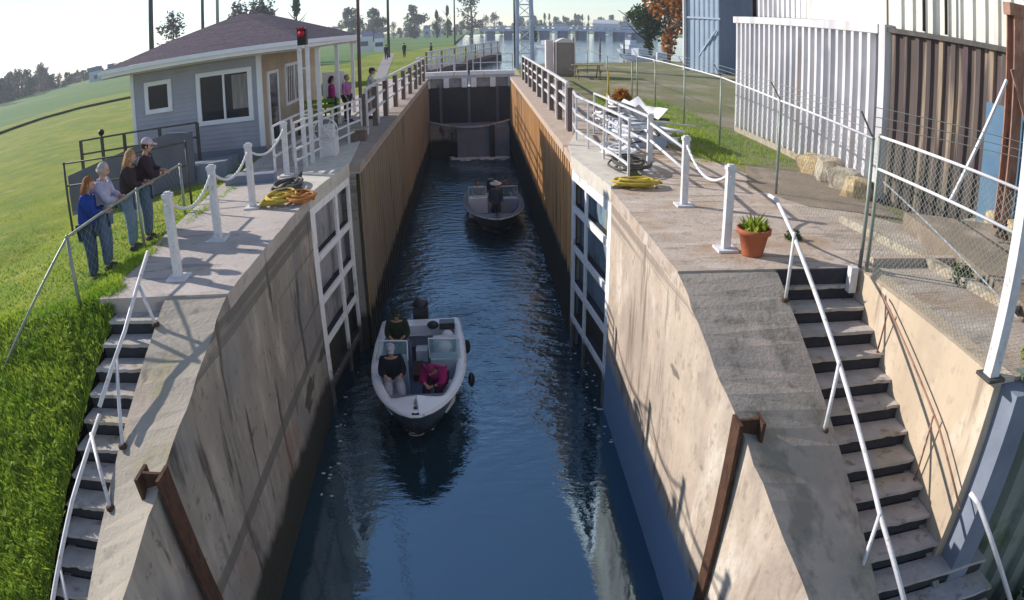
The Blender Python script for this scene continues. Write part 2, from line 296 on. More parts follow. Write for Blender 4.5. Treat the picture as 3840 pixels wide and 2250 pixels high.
# ================================================================== ground, water, walls
WZ = -4.6
def smooth(t): t = max(0, min(1, t)); return t*t*(3-2*t)
def gl(x, y):                                                # height of the lawn left of the lock
    t = max(0, min(1, (-x-5.1)/6))
    z = -.06-.95*t
    d = 8.15-y
    if d > -.6: z -= .56*max(0, d+.6*smooth((d+.6)/1.2)*0)if d > 0 else 0
    z += .05*noise.noise((x*.7, y*.7, 0))
    return max(z, -4.9)
def grid(name, xs, ys, hf, m_, skip=None, **kw):
    vs = [(x, y, hf(x, y)) for y in ys for x in xs]; n = len(xs); fs = []
    for j in range(len(ys)-1):
        for i in range(n-1):
            if skip and skip((xs[i]+xs[i+1])/2, (ys[j]+ys[j+1])/2): continue
            fs.append((j*n+i, j*n+i+1, (j+1)*n+i+1, (j+1)*n+i))
    b = MB(); b.add(vs, fs, True); return b.build(name, m_, **kw)
def fr(a, b, s): n = max(1, round((b-a)/s)); return [a+(b-a)*i/n for i in range(n+1)]
grid('lawn', fr(-60, -14, 2)+fr(-13.5, -4.9, .3), fr(-8, 20, .35)+fr(21, 100, 2.5), gl, M['lawn'], kind='structure')
def hm(x, y):
    r = math.hypot(x, y); z = -1.6+1.6*smooth((r-95)/60)+1.0*smooth((r-170)/80)*(1 if x < -80 else .0)
    return z
grid('meadow', [-1600, -900, -500, -350, -260, -200, -160, -130, -110, -90, -75, -60, -45, -30, -20, -12, -5, -3.6], [-60, 0, 30, 60, 99, 110, 125, 150, 180, 220, 260, 320, 420, 600, 1000, 1800],
     hm, M['meadow'], skip=lambda x, y: (x > -60 and y < 99), kind='structure')
# land under everything out to the horizon
b = MB(); b.box((-2500, 420, -1.5), (2500, 2500, -.35)); b.build('far_shore', M['meadow'], kind='structure')
b = MB(); b.add([(-3.7, -30, WZ), (3.6, -30, WZ), (3.6, 44, WZ), (-4.2, 44, WZ)], [(0, 1, 2, 3)]); b.build('water', M['water'], kind='structure')
b = MB(); b.add([(-9, 44.3, -.55), (900, 44.3, -.55), (900, 421, -.55), (-9, 421, -.55)], [(0, 1, 2, 3)]); b.build('river', M['river'], kind='structure')
# right yard
yp = [(2.6, 8.3), (5.2, 8.3), (5.2, 4.95), (60, 4.95), (120, 120), (48, 110), (24, 72), (13, 62), (3.3, 57), (2.9, 44), (2.6, 40)]
b = MB(); b.prism(yp, -1.2, -.03); b.build('yard', M['yard'], kind='structure')
# decks (pavement)
dl = [(-5.15, 8.04), (-3.14, 8.04), (-3.14, 13.09), (-3.9, 13.09), (-3.9, 16.12), (-2.62, 16.12), (-2.62, 45), (-5.5, 45), (-5.6, 14.5), (-5.4, 11.5)]
b = MB(); b.prism(ragged(dl), -.22, 0); b.build('pavement_left', M['deck_left'], kind='structure')
dr = [(2.5, 8.3), (5.2, 8.3), (5.2, 4.87), (9.6, 4.87), (8.9, 9.6), (7.4, 10.6), (6.2, 12.2), (5.6, 15.2), (4.9, 17.2), (4.6, 24), (4.7, 44), (2.22, 44), (2.22, 15.99), (3.4, 15.99), (3.4, 12.83), (2.49, 12.83)]
b = MB(); b.prism(ragged(dr, seed=4), -.2, 0); b.build('pavement_right', M['deck'], kind='structure')
# dirt patch with stones beside the deck
b = MB(); b.prism([(5.3, 13.0), (6.0, 11.6), (7.7, 10.9), (8.0, 12.6), (7.4, 14.6), (6.1, 15.2)], -.02, .012); b.build('dirt_patch', M['dirt'], kind='structure')
# ---- wing walls
def wing(name, sgn, xin0, xout, y0, flat_to, mslope, mface, lab, so_, si_, flare, ytop_face):
    rj = random.Random(5); b = MB(); ys = [flat_to, y0]+[y0-.22*i for i in range(1, 46)]
    def top(y):
        d = max(0, y0-y); return (xin0+sgn*(flare*d*d/16+(rj.uniform(0, .028) if d else 0)), -si_*d-(rj.uniform(0, .02) if d else 0)), (xout, -so_*d-(rj.uniform(0, .015) if d else 0))
    vs = []
    for y in ys:
        (xi, zi), (xo, zo) = top(y); zi = max(zi, -4.4); zo = max(zo, -4.5)
        vs += [(xin0*.995, y, -5.2), (xi-(xi-xin0)*.45, y, zi-1.4 if zi > -3 else zi-.1), (xi, y, zi-.02 if y >= y0 else zi), (xo, y, zo-.02 if y >= y0 else zo), (xo, y, -5.2)]
    fs_face = []; fs_top = []
    for i in range(len(ys)-1):
        for k in range(4):
            q = (i*5+k, i*5+k+1, (i+1)*5+k+1, (i+1)*5+k)
            if sgn > 0: q = q[::-1]
            (fs_top if k == 2 else fs_face).append(q)
    b.add(vs, fs_face+[(0, 1, 2, 3, 4)], False); b.k = 1
    o = len(b.v); b.add(vs, fs_top)
    return b.build(name, [M[mface], M[mslope]], label=lab, cat='wall')
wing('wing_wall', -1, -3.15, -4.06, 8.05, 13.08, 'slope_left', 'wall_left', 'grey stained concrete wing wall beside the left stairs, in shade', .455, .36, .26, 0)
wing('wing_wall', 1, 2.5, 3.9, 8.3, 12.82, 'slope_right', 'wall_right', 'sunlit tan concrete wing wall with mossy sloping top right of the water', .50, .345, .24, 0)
# recess returns behind the lower gate leaves
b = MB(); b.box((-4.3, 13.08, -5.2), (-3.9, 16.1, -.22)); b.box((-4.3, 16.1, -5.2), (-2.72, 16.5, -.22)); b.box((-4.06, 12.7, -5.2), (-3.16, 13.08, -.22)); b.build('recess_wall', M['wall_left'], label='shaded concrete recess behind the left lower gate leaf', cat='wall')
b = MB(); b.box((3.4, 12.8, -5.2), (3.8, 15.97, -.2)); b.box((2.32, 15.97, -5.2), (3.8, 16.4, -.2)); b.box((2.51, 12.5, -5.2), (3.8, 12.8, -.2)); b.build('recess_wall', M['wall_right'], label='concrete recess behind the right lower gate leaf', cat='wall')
# ---- chamber walls: concrete coping over corrugated steel piling
def chamber(name, x, sgn, y0, y1, mp, mc, lab):
    t = thing(name, (x, y0, 0), lab, 'wall')
    b = MB(); vs = []; fs = []; y = y0+.02; k = 0; prof = [(0, 0), (.14, 0), (.2, .1), (.38, .1), (.44, 0)]
    while y < y1:
        for dy, dx in prof[:4] if True else prof: vs += [(x+sgn*(.03+dx), y+dy, -.16), (x+sgn*(.03+dx), y+dy, -5.2)]
        y += .44
    n = len(vs)//2
    for i in range(n-1):
        q = (2*i, 2*i+1, 2*i+3, 2*i+2); fs.append(q if sgn < 0 else q[::-1])
    b.add(vs, fs); b.build('steel_piling', M[mp], t)
    b = MB(); b.box((x, y0, -.17), (x+sgn*.55, y1, .012)); b.build('coping', M[mc], t)
    b = MB(); b.box((x+sgn*.2, y0+.01, -5.2), (x+sgn*1.2, y1, -.3)); b.build('concrete_backing', M['wall_left'], t)
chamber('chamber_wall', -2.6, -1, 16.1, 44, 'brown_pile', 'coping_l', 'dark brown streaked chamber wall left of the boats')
chamber('chamber_wall', 2.2, 1, 15.97, 44, 'orange_pile', 'coping_r', 'rusty orange streaked chamber wall right of the boats')
# ---- steel guide beams set into the wing walls
def hbeam(x, y, zt, sgn, lab, wy, lean):
    t = thing('guide_beam', (x, y, zt), lab, 'steel beam', 'rusty guide beams on the wing walls')
    for nm, dx, hw, th in (('flange', -sgn*.13, wy, .02), ('flange', sgn*.13, wy, .02), ('web', 0, .02, .118)):
        b = MB(); b.add([(x+dx+a*th+lean*c, y+e*hw, zt-c*5) for c in (0, 1) for a, e in ((-1, -1), (1, -1), (1, 1), (-1, 1))],
                        [(0, 1, 2, 3), (7, 6, 5, 4), (0, 4, 5, 1), (1, 5, 6, 2), (2, 6, 7, 3), (3, 7, 4, 0)])
        b.build(nm, M['rust'], t)
hbeam(-3.36, 5.35, -.86, -1, 'rusty brown steel beam set upright in the left shaded wing wall', .15, .3)
hbeam(2.68, 5.85, -.72, 1, 'rusty brown steel beam set upright in the right sunlit wing wall', .12, -.1)
# ---- stairs
def stairs(name, xa, xb, ys, zs, dy, dz, n, lab, wide=None):
    t = thing(name, ((xa+xb)/2, ys, zs), lab, 'stairs')
    for k in range(n):
        y = ys-dy*k; z = zs-dz*k; q = xb if not wide or y > wide[0] else wide[1]
        b = MB(); rj = random.Random(k*7+int(xa*10)); fr_ = [(xa+(q-xa)*i/12, y-.018+(rj.uniform(0, .016) if rj.random() < .6 else rj.uniform(0, .035))) for i in range(13)]
        b.prism(fr_+[(q, y+dy), (xa, y+dy)], z-.045, z); b.build('tread', M['tread'], t)
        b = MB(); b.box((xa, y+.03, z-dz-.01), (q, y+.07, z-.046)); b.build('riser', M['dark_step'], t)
    yl, zl = ys-dy*n, zs-dz*n
    b = MB()
    for x in (xa+.002, xb-.002-.1): b.add([(x, ys+dy, zs-.1), (x, yl, zl-.1), (x, yl, -5), (x, ys+dy, -5), (x+.1, ys+dy, zs-.1), (x+.1, yl, zl-.1), (x+.1, yl, -5), (x+.1, ys+dy, -5)], [(0, 1, 2, 3), (7, 6, 5, 4), (0, 4, 5, 1)])
    b.build('stringer', M['wall_left'], t)
    return t
stairs('concrete_stairs', -4.88, -4.075, 8.08-.32, -.02-.19, .32, .19, 20, 'narrow concrete stairs beside the weedy bank on the left')
stairs('concrete_stairs', 3.93, 5.17, 8.20, -.22, .332, .196, 17, 'wider concrete stairs with dark risers between wing wall and tan retaining wall', wide=(4.9, 5.9))
b = MB(); b.box((3.88, 8.26, -.4), (5.2, 8.50, -.002)); b.build('top_riser', M['dark_step'], kind=None, label='dark top riser closing the deck above the right stairs', cat='step')
# ---- tan retaining wall right of the stairs, its end face, green sheet wall and kerbs on the slab
b = MB(); b.prism([(5.18, 4.85), (5.5, 4.85), (5.5, 8.3), (5.18, 8.3)], -5, .012); b.build('retaining_wall', M['tan_wall'], label='tall tan retaining wall right of the wider stairs', cat='wall')
b = MB(); b.box((5.3, 4.55, -5), (5.62, 4.849, -.05)); b.build('corner_pier', M['purple_wall'], label='purplish shaded concrete pier at the corner below the lamp post', cat='pier')  # bluish shade of the wall's end face is put into its colour
vs = []; fs = []; x = 5.62; i = 0
while x < 11:
    for dx, dy in ((0, 0), (.2, 0), (.27, .1), (.42, .1)): vs += [(x+dx, 4.78+dy, -.12), (x+dx, 4.78+dy, -5)]
    x += .49
for i in range(len(vs)//2-1): fs.append((2*i, 2*i+1, 2*i+3, 2*i+2))
b = MB(); b.add(vs, fs); b.box((5.62, 4.7, -.13), (11, 5.0, .02)); b.build('sheet_pile_wall', M['sheet_green'], label='greenish grey sheet pile wall at the far right corner', cat='wall')
b = MB(); b.box((5.5, 8.32, 0), (7.2, 8.46, .12)); b.build('low_kerb', M['coping_r'], label='low crumbling kerb across the slab behind the fence post', cat='kerb')
b = MB()
b.bar((6.2, 10.6, .05), (6.9, 6.4, .05), .16, .16); b.build('broken_kerb', M['rock_pale'], label='broken pale kerb running back across the right slab', cat='kerb')
b = MB(); b.prism([(6.9, 4.95), (9.6, 4.95), (8.9, 9.3), (7.3, 10.2)], 0, [.10, .18, .4, .32]); b.build('dirt_bank', M['dirt'], label='bare dirt bank against the dark warehouse wall', cat='earth bank')
# ================================================================== lower gates
def gate(A, B, stiles, rungs, lab, panel_m, nrm):
    A = Vector(A); B = Vector(B); d = (B-A).normalized(); L = (B-A).length; n = Vector(nrm)
    t = thing('gate_leaf', (A.x, A.y, 0), lab, 'lock gate', 'open lower lock gate leaves')
    P = lambda u, z, o=0: A+d*u+n*o+Vector((0, 0, z))
    def blk(u0, u1, z0, z1, o0, o1): b = MB(); b.add([P(u, z, o) for o in (o0, o1) for u, z in ((u0, z0), (u1, z0), (u1, z1), (u0, z1))], [(0, 1, 2, 3), (7, 6, 5, 4), (0, 4, 5, 1), (1, 5, 6, 2), (2, 6, 7, 3), (3, 7, 4, 0)]); return b
    for u, w_ in stiles: blk(u-w_/2, u+w_/2, -5, .0, -.05, .0).build('stile', M['gate_white'], t)
    for z, h in rungs: blk(.12, L-.1, z-h/2, z+h/2, -.048, .006).build('cross_bar', M['gate_white'], t)
    blk(.03, L-.03, -5, -.05, -.32, -.2).build('planking', M[panel_m], t)
    for i in range(len(rungs)-1):                          # mud ledges and inner ribs of the frame
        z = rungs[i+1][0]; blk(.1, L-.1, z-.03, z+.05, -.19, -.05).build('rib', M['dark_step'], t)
    return t
gate((-3.17, 13.1, 0), (-2.87, 16.12, 0), [(.17, .34), (1.86, .16), (2.92, .18)], [(-.34, .18), (-1.36, .14), (-2.26, .13), (-3.16, .12), (-4.12, .11)], 'open left gate leaf, white ladder frame with greyish panels', 'gate_panel', (1, -.1, 0))
gate((2.50, 12.83, 0), (2.18, 15.98, 0), [(.12, .24), (1.9, .13), (3.04, .2)], [(-.38, .2), (-1.12, .15), (-2.05, .14), (-2.95, .13), (-3.82, .12)], 'open right gate leaf, white ladder frame with blue openings', 'gate_blue', (-1, -.1, 0))
def gate_top(poly, lab, holes):
    t = thing('gate_top_beam', (poly[0][0], poly[0][1], 0), lab, 'gate beam')
    b = MB(); b.prism(poly, -.26, .045); b.build('beam', M['pale_concrete'], t)
    for p, q in holes: b = MB(); b.bar(p, q, .012, .19); b.build('scupper', M['black'], t)
gate_top([(-3.15, 13.1), (-2.85, 16.15), (-3.1, 19.4), (-3.75, 18.2), (-4.05, 16.6), (-3.5, 13.9)], 'pale top beam over the open left gate leaf', [])
gate_top([(2.49, 12.84), (3.0, 13.4), (3.3, 15.9), (2.9, 20.2), (2.3, 17.4), (2.175, 15.99)], 'pale cream top beam over the open right gate leaf', [((2.485, 13.4, -.19), (2.40, 14.5, -.19)), ((2.37, 14.85, -.19), (2.30, 15.6, -.19))])
# ================================================================== chain stanchions
def chain(a, b, sag, lab):
    a = Vector(a); b_ = Vector(b); m_ = MB(); n = 30
    pts = [a.lerp(b_, i/n)-Vector((0, 0, sag*4*(i/n)*(1-i/n))) for i in range(n+1)]
    for i in range(n):                                      # lay of the rope: alternate twisted lumps
        d = (pts[i+1]-pts[i]); side = Vector((d.y, -d.x, 0)).normalized()*.006*(1 if i % 2 else -1)
        pts[i] = pts[i]+side
    m_.tube(pts, .023, 8); m_.build('barrier_rope', M['rope_white'], label=lab, cat='rope', group='white ropes hung between the stanchions')
def stanchion(x, y, lab, lean=0):
    t = thing('stanchion', (x, y, 0), lab, 'stanchion', 'white rope stanchions on the deck')
    b = MB(); b.box((x-.055, y-.055, .03), (x+.055, y+.055, 1.14)); b.build('post', M['white_paint'], t)
    b = MB(); b.box((x-.15, y-.15, 0), (x+.15, y+.15, .035)); b.build('base_plate', M['white_paint'], t)
    b = MB(); b.prism([(x-.068, y-.068), (x+.068, y-.068), (x+.068, y+.068), (x-.068, y+.068)], 1.141, 1.2); b.prism([(x-.04, y-.04), (x+.04, y-.04), (x+.04, y+.04), (x-.04, y+.04)], 1.2, 1.225); b.build('cap', M['white_paint'], t)
    b = MB(); b.tube([(x, y-.07, 1.06), (x, y+.07, 1.06)], .03, 8); b.build('hook', M['white_paint'], t)
LS = [(-4.12, 8.71), (-4.12, 10.51), (-4.10, 12.47), (-4.14, 15.28)]; RS = [(3.62, 14.49), (3.53, 11.58), (3.44, 9.12)]
for p, l in zip(LS, ('white stanchion nearest the top of the left stairs', 'white stanchion on the left deck beside the people at the fence', 'white stanchion left of the yellow rope coil', 'white stanchion on the left deck before the signal post')): stanchion(*p, l)
for p, l in zip(RS, ('white stanchion at the end of the right gate railing', 'white stanchion between the yellow hose and the flower pot', 'white stanchion right beside the terracotta flower pot')): stanchion(*p, l)
for i, l in enumerate(('white rope hanging behind the nearest left stanchion', 'white rope between the middle left stanchions', 'white rope reaching the stanchion before the signal post')):
    a, b_ = LS[i], LS[i+1]; chain((a[0], a[1]+.07, 1.06), (b_[0], b_[1]-.07, 1.06), .26, l)
chain((RS[1][0], RS[1][1]-.07, 1.06), (RS[2][0], RS[2][1]+.07, 1.06), .28, 'white rope hanging left above the flower pot')
t = thing('link_rails', (3.58, 13, 0), 'two pale rails joining the far right stanchions', 'rail')
for z in (.98, .62): b = MB(); b.tube([(3.62, 14.42, z+.04), (3.53, 11.65, z)], .028, 8); b.build('rail', M['rope_white'], t)
# ================================================================== rope coils, hoses, pot
def coil(name, cx, cy, rx, ry, turns, m_, lab, r=.022, seed=1, cat='rope coil', z0=.02):
    rnd = random.Random(seed); pts = []
    n = int(turns*26)
    for i in range(n):
        a = i/26*2*math.pi; k = .55+.45*math.sin(i*.071+seed)*.6+rnd.uniform(-.03, .03)
        pts.append((cx+rx*k*math.cos(a)+.05*math.sin(i*.3), cy+ry*k*math.sin(a)+.05*math.cos(i*.23), z0+.10*i/n+.05*abs(math.sin(i*.17+seed))))
    b = MB(); b.tube(pts, r, 6); return b.build(name, M[m_], label=lab, cat=cat)
coil('rope_coil', -3.62, 12.75, .42, .5, 8, 'rope_yellow', 'yellow rope coil lying by the left gate', .026, 1)
coil('rope_coil', -3.2, 12.7, .36, .45, 6, 'rope_orange', 'orange rope coil touching the yellow one on the left deck', .024, 3)
coil('rope_coil', -3.75, 13.75, .3, .75, 6, 'metal_dark', 'dark hose heap behind the yellow rope coil', .03, 5)
coil('rope_coil', 3.0, 13.0, .62, .34, 6, 'rope_yellow', 'yellow hose loops on the deck right of the right gate', .028, 2)
coil('rope_coil', 3.25, 14.6, .55, .9, 6, 'metal_dark', 'black hose loops behind the yellow hose', .022, 7, z0=.1)
coil('rope_coil', 3.3, 16.2, .5, .8, 7, 'rope_white', 'pale hose heap under the right gate railing', .035, 8, z0=.06)
p = PZ(2820, 955); px_, py_ = p.x, p.y
t = thing('flower_pot', (px_, py_, 0), 'terracotta flower pot with small green plant at the top of the right stairs', 'flower pot')
b = MB(); b.lathe((px_, py_, 0), [(.15, 0), (.155, .02), (.215, .31), (.25, .315), (.255, .385), (.225, .388), (.2, .33), (.01, .32)], 28); b.build('pot', M['terracotta'], t)
b = MB(); b.lathe((px_, py_, 0), [(.205, .325), (.15, .35), (.01, .355)], 20); b.build('soil', M['dark_step'], t)
b = MB(); rnd = random.Random(4)
for i in range(90):
    a = rnd.uniform(0, 6.28); r_ = rnd.uniform(.0, .17); x = px_+r_*math.cos(a); y = py_+r_*math.sin(a); h = rnd.uniform(.08, .24)*(1.3-r_*4); a2 = rnd.uniform(0, 6.28); l = rnd.uniform(.02, .09)
    w_ = .018; dx, dy = math.cos(a2), math.sin(a2)
    b.add([(x-dy*w_, y+dx*w_, .34), (x+dy*w_, y-dx*w_, .34), (x+dx*l+dy*w_*1.3, y+dy*l-dx*w_*1.3, .34+h*.6), (x+dx*l*2, y+dy*l*2, .34+h), (x+dx*l-dy*w_*1.3, y+dy*l+dx*w_*1.3, .34+h*.6)], [(0, 1, 2, 3, 4)])
b.build('plant', M['blade'], t)
# ================================================================== railings
def railing(lab, posts, H_, rails, pm='white_paint', pw=.05, rw=.04, extra=None, name='railing', group=None, ends=None):
    t = thing(name, (posts[0][0], posts[0][1], posts[0][2] if len(posts[0]) > 2 else 0), lab, 'railing', group)
    P3 = [Vector((p[0], p[1], p[2] if len(p) > 2 else 0)) for p in posts]
    for p in P3:
        b = MB(); b.box((p.x-pw/2, p.y-pw/2, p.z), (p.x+pw/2, p.y+pw/2, p.z+H_)); b.build('post', M[pm], t)
    for h in rails:
        b = MB()
        for i in range(len(P3)-1): b.bar(P3[i]+Vector((0, 0, h)), P3[i+1]+Vector((0, 0, h)), rw, rw)
        b.build('rail', M[pm], t)
    return t
def timber_railing(lab, pts, side):
    t = railing(lab, [(x+side*.0, y+.55) for x, y in pts], 1.34, (1.36, .95, .55), pw=.12, rw=.07)
    for x, y in pts:
        b = MB(); b.box((x-.075, y-.075, 0), (x+.075, y+.075, 1.27)); b.build('timber_post', M['timber'], t)
    return t
timber_railing('white railing with brown timber posts along the right chamber wall', [(2.69, 20.05), (2.71, 22.65), (2.73, 25.17), (2.74, 27.6), (2.75, 30.1), (2.76, 32.6), (2.78, 35.2), (2.79, 37.6), (2.8, 40)], 1)
timber_railing('white railing with brown timber posts along the left chamber wall', [(-3.10, 20.2), (-3.1, 22.7), (-3.06, 25.2), (-3.0, 28), (-2.95, 30.8), (-2.88, 33.4), (-2.82, 36), (-2.78, 38.4), (-2.75, 41)], -1)
railing('white tubular railing above the open right gate leaf', [(2.72, 19.6), (2.62, 18.3), (2.72, 17.0), (2.85, 15.6), (2.95, 14.3), (2.98, 13.6)], 1.2, (1.2, .72, .3), pw=.045, rw=.045)
railing('white inner railing behind the right gate railing', [(3.3, 19.6), (3.4, 18.2), (3.45, 16.9), (3.62, 14.6)], 1.15, (1.15, .6), pw=.045, rw=.045)
railing('white sloping railing above the open left gate leaf', [(-3.96, 15.45), (-3.86, 16.1), (-3.7, 17.0), (-3.55, 18.0), (-3.35, 19.1), (-3.14, 20.1)], 1.15, (1.15, .98, .55, .3), pw=.05, rw=.045)
railing('short white railing in front of the house porch', [(-4.5, 15.6), (-4.45, 17.2), (-4.3, 18.9)], 1.1, (1.1, .75, .4), pw=.05, rw=.045)
# gate operating gear on the left: white arm and wheel
t = thing('gate_winch', (-3.5, 17.4, 0), 'white hand winch for the left gate below the signal post', 'winch')
b = MB(); b.box((-3.75, 17.1, .05), (-3.35, 17.6, .5)); b.prism([(-3.7, 17.2), (-3.4, 17.2), (-3.4, 17.5), (-3.7, 17.5)], .5, .82); b.build('housing', M['white_paint'], t)
b = MB(); b.tube([(-3.55+.3*math.cos(a), 17.0, .72+.3*math.sin(a)) for a in [i*math.pi/8 for i in range(17)]], .02, 6); [b.tube([(-3.55-.29*math.cos(a), 17.0, .72-.29*math.sin(a)), (-3.55+.29*math.cos(a), 17.0, .72+.29*math.sin(a))], .014, 6) for a in (0, 1.05, 2.1)]; b.build('hand_wheel', M['white_paint'], t)
# signal light on its post
t = thing('signal_light', (-3.88, 16.4, 0), 'red signal light on a tall pale post by the house porch', 'signal light')
for x in (-3.97, -3.78): b = MB(); b.box((x-.045, 16.36, 0), (x+.045, 16.44, 2.86)); b.build('post', M['white_paint'], t)
b = MB(); b.box((-4.0, 16.32, .0), (-3.75, 16.48, .03)); b.build('base_plate', M['white_paint'], t)
for z in (1.2, 2.3): b = MB(); b.box((-3.925, 16.38, z), (-3.825, 16.42, z+.04)); b.build('tie_bar', M['white_paint'], t)
b = MB(); b.box((-3.99, 16.3, 2.88), (-3.78, 16.5, 3.27)); b.build('lamp_housing', M['black'], t)
b = MB(); b.lathe((0, 0, 0), [(.02, 0), (.075, .005), (.085, .02)], 18); b.xf(Matrix.Translation((-3.885, 16.29, 3.16)) @ Matrix.Rotation(R(90), 4, 'X')); b.build('red_lens', M['red_lamp'], t)
b = MB(); b.box((-3.99, 16.2, 3.27), (-3.78, 16.31, 3.31)); b.build('hood', M['red_lamp'], t)
# pale cabinet steps at the end of the left timber railing
t = thing('timber_bollard', (-3.17, 19.75, 0), 'square brown timber bollard ending the left railing', 'bollard')
b = MB(); b.box((-3.36, 19.5, 0), (-2.96, 19.9, .32)); b.build('block', M['timber'], t)
b = MB(); b.box((-3.4, 19.46, .321), (-2.92, 19.94, .37)); b.build('cap', M['coping_l'], t)
# dark tall mooring pole and thin poles
def pole(x, y, z0, z1, r, m_, lab, name='pole', cat='pole', arm=None):
    t = thing(name, (x, y, z0), lab, cat)
    b = MB(); b.tube([(x, y, z0), (x, y, z1)], [r*1.25, r*.8], 8); b.build('shaft', M[m_], t)
    b = MB(); b.tube([(x, y, z0), (x, y, z0+.25)], r*1.9, 8); b.build('foot', M[m_], t)
    if arm: b = MB(); b.bar((x-arm, y, z1-.6), (x+arm, y, z1-.6), .12, .12); b.build('cross_arm', M[m_], t)
    return t
pole(-3.17, 20.3, 0, 9, .045, 'timber', 'tall thin dark pole rising beside the left timber railing')
pole(-9.6, 84, -1, 16, .14, 'metal_dark', 'thin grey pole standing beyond the grass bank', arm=.8)
pole(-24, 50, -1.2, 14, .2, 'metal_dark', 'dark utility pole rising behind the hut roof', 'utility_pole', 'utility pole', arm=1.1)
pole(-30.5, 78, -1.2, 18, .2, 'metal_dark', 'twin pole left member behind the hut roof', 'utility_pole', 'utility pole')
pole(-28.6, 78, -1.2, 18, .2, 'metal_grey', 'twin pole right member behind the hut roof', 'utility_pole', 'utility pole')
pole(-3.0, 130, 0, 14, .12, 'metal_dark', 'distant thin pole above the timber pier', 'lamp_post', 'lamp post', arm=.9)
# ---- stair handrails
def handrail(lab, top, posts, m_='white_paint', r=.028, rp=.024, name='stair_handrail'):
    t = thing(name, posts[0][0], lab, 'handrail')
    b = MB(); b.tube(top, r, 8); b.build('rail', M[m_], t)
    for a, c_ in posts: b = MB(); b.tube([a, c_], rp, 8); b.build('post', M[m_], t)
    for a, c_ in posts: b = MB(); b.tube([Vector(a)-Vector((0, 0, .01)), Vector(a)+Vector((0, 0, .03))], rp*2.2, 10); b.build('foot', M['rust'] if m_ == 'white_paint' else M[m_], t)
    return t
handrail('upper white handrail of the left stairs', [(-4.30, 8.22, .56), (-4.30, 7.16, -.10), (-4.35, 6.2, -.60)], [((-4.05, 7.59, -.21), (-4.28, 7.75, .26)), ((-3.99, 5.91, -.94), (-4.32, 6.85, -.27))])
handrail('lower white handrail of the left stairs', [(-4.42, 6.25, -.74), (-4.5, 5.21, -1.24), (-4.5, 4.11, -1.76), (-4.5, 2.6, -2.6)], [((-3.96, 5.2, -1.27), (-4.46, 6.0, -.84)), ((-4.1, 3.7, -2.05), (-4.5, 4.5, -1.6))])
handrail('long white handrail descending the right stairs', [tuple(PX(2885, 733, 4.1)), tuple(PX(2912, 748, 4.05)), tuple(PX(2975, 880, 3.98)), tuple(PX(3140, 1340, 3.98)), tuple(PX(3300, 1930, 3.98)), tuple(PX(3400, 2290, 3.98))],
    [((3.84, 7.79, -.24), tuple(PX(2980, 870, 3.97))), ((3.76, 6.05, -1.12), tuple(PX(3148, 1355, 3.97))), ((3.73, 4.48, -1.91), tuple(PX(3300, 1925, 3.97)))], r=.03)
handrail('thin brown handrail fixed to the tan retaining wall', [tuple(PX(3310, 1105, 5.09)), tuple(PX(3316, 1120, 5.06)), tuple(PX(3520, 1600, 5.06)), tuple(PX(3600, 1910, 5.06))],
    [(tuple(PX(3288, 1325, 5.12)), tuple(PX(3330, 1165, 5.06))), (tuple(PX(3430, 1800, 5.12)), tuple(PX(3500, 1560, 5.06)))], 'rust_light', .014, .012, 'wall_handrail')
handrail('short white handrail at the bottom right below the sheet pile wall', [tuple(PY(3640, 1850, 4.5)), tuple(PY(3668, 1885, 4.35)), tuple(PX(3800, 2290, 5.85))], [((5.85, 3.4, -3.6), (5.85, 3.4, -2.5))], r=.032)
b = MB(); b.prism([(5.0, 8.1), (5.12, 8.1), (5.12, 8.22), (5.0, 8.22)], -.3, .06); b.build('rail_stub', M['white_paint'], label='short white stub post at the top right corner of the stairs', cat='post')
# ================================================================== chain-link fences
def mesh_panel(p, q, z0p, z1p, z0q, z1q, step=.085, w_=.006):
    """diamond wire mesh between two posts, as thin bars"""
    p = Vector((*p[:2], 0)); q = Vector((*q[:2], 0)); L = (q-p).length; b = MB()
    def P(u, v): f = u/L; z0 = z0p+(z0q-z0p)*f; return Vector((p.x+(q.x-p.x)*f, p.y+(q.y-p.y)*f, z0+v))
    Hh = z1p-z0p; n = int((L+Hh)/step)
    nrm = Vector((q.y-p.y, p.x-q.x, 0)).normalized()
    for i in range(n+1):
        c = i*step
        u0, v0, u1, v1 = max(0, c-Hh), min(c, Hh), min(c, L), max(0, c-L)
        if u1-u0 > .02:
            for s_ in (0, 1):
                a, e = (P(u0, v0), P(u1, v1)) if s_ else (P(L-u0, v0), P(L-u1, v1))
                b.bar(a, e, w_, w_, nrm)
    return b
def fence(lab, posts, h, rails, m_='metal_grey', pr=.03, mesh=True, step=.085, name='chain_link_fence', arms=False, rm=None, group=None, ww=.006):
    t = thing(name, posts[0], lab, 'fence', group)
    P3 = [Vector(p) for p in posts]; hs = h if isinstance(h, (list, tuple)) else [h]*len(P3)
    for p, hh in zip(P3, hs):
        b = MB(); b.tube([p-Vector((0, 0, .1)), p+Vector((0, 0, hh))], pr, 8); b.ball(p+Vector((0, 0, hh)), pr*1.25, 8, 5); b.build('post', M[m_], t)
    for rr in rails:
        b = MB(); b.tube([p+Vector((0, 0, hh+rr)) for p, hh in zip(P3, hs)], .021, 6); b.build('rail', M[rm or m_], t)
    if mesh:
        for i in range(len(P3)-1):
            a, c = P3[i], P3[i+1]; mesh_panel(a, c, a.z+.03, a.z+hs[i], c.z+.03, c.z+hs[i+1], step, ww).build('wire_mesh', M['metal_grey'], t)
    if arms:
        for p, hh in zip(P3, hs):
            b = MB(); b.bar(p+Vector((0, 0, hh)), p+Vector((-.22, .0, hh+.36)), .04, .012); b.build('barbed_wire_arm', M['metal_dark'], t)
        for k in (.35, .68, 1):
            b = MB(); b.tube([p+Vector((-.22*k, 0, hh+.36*k)) for p, hh in zip(P3, hs)], .006, 4); b.build('barbed_wire', M['metal_grey'], t)
    return t
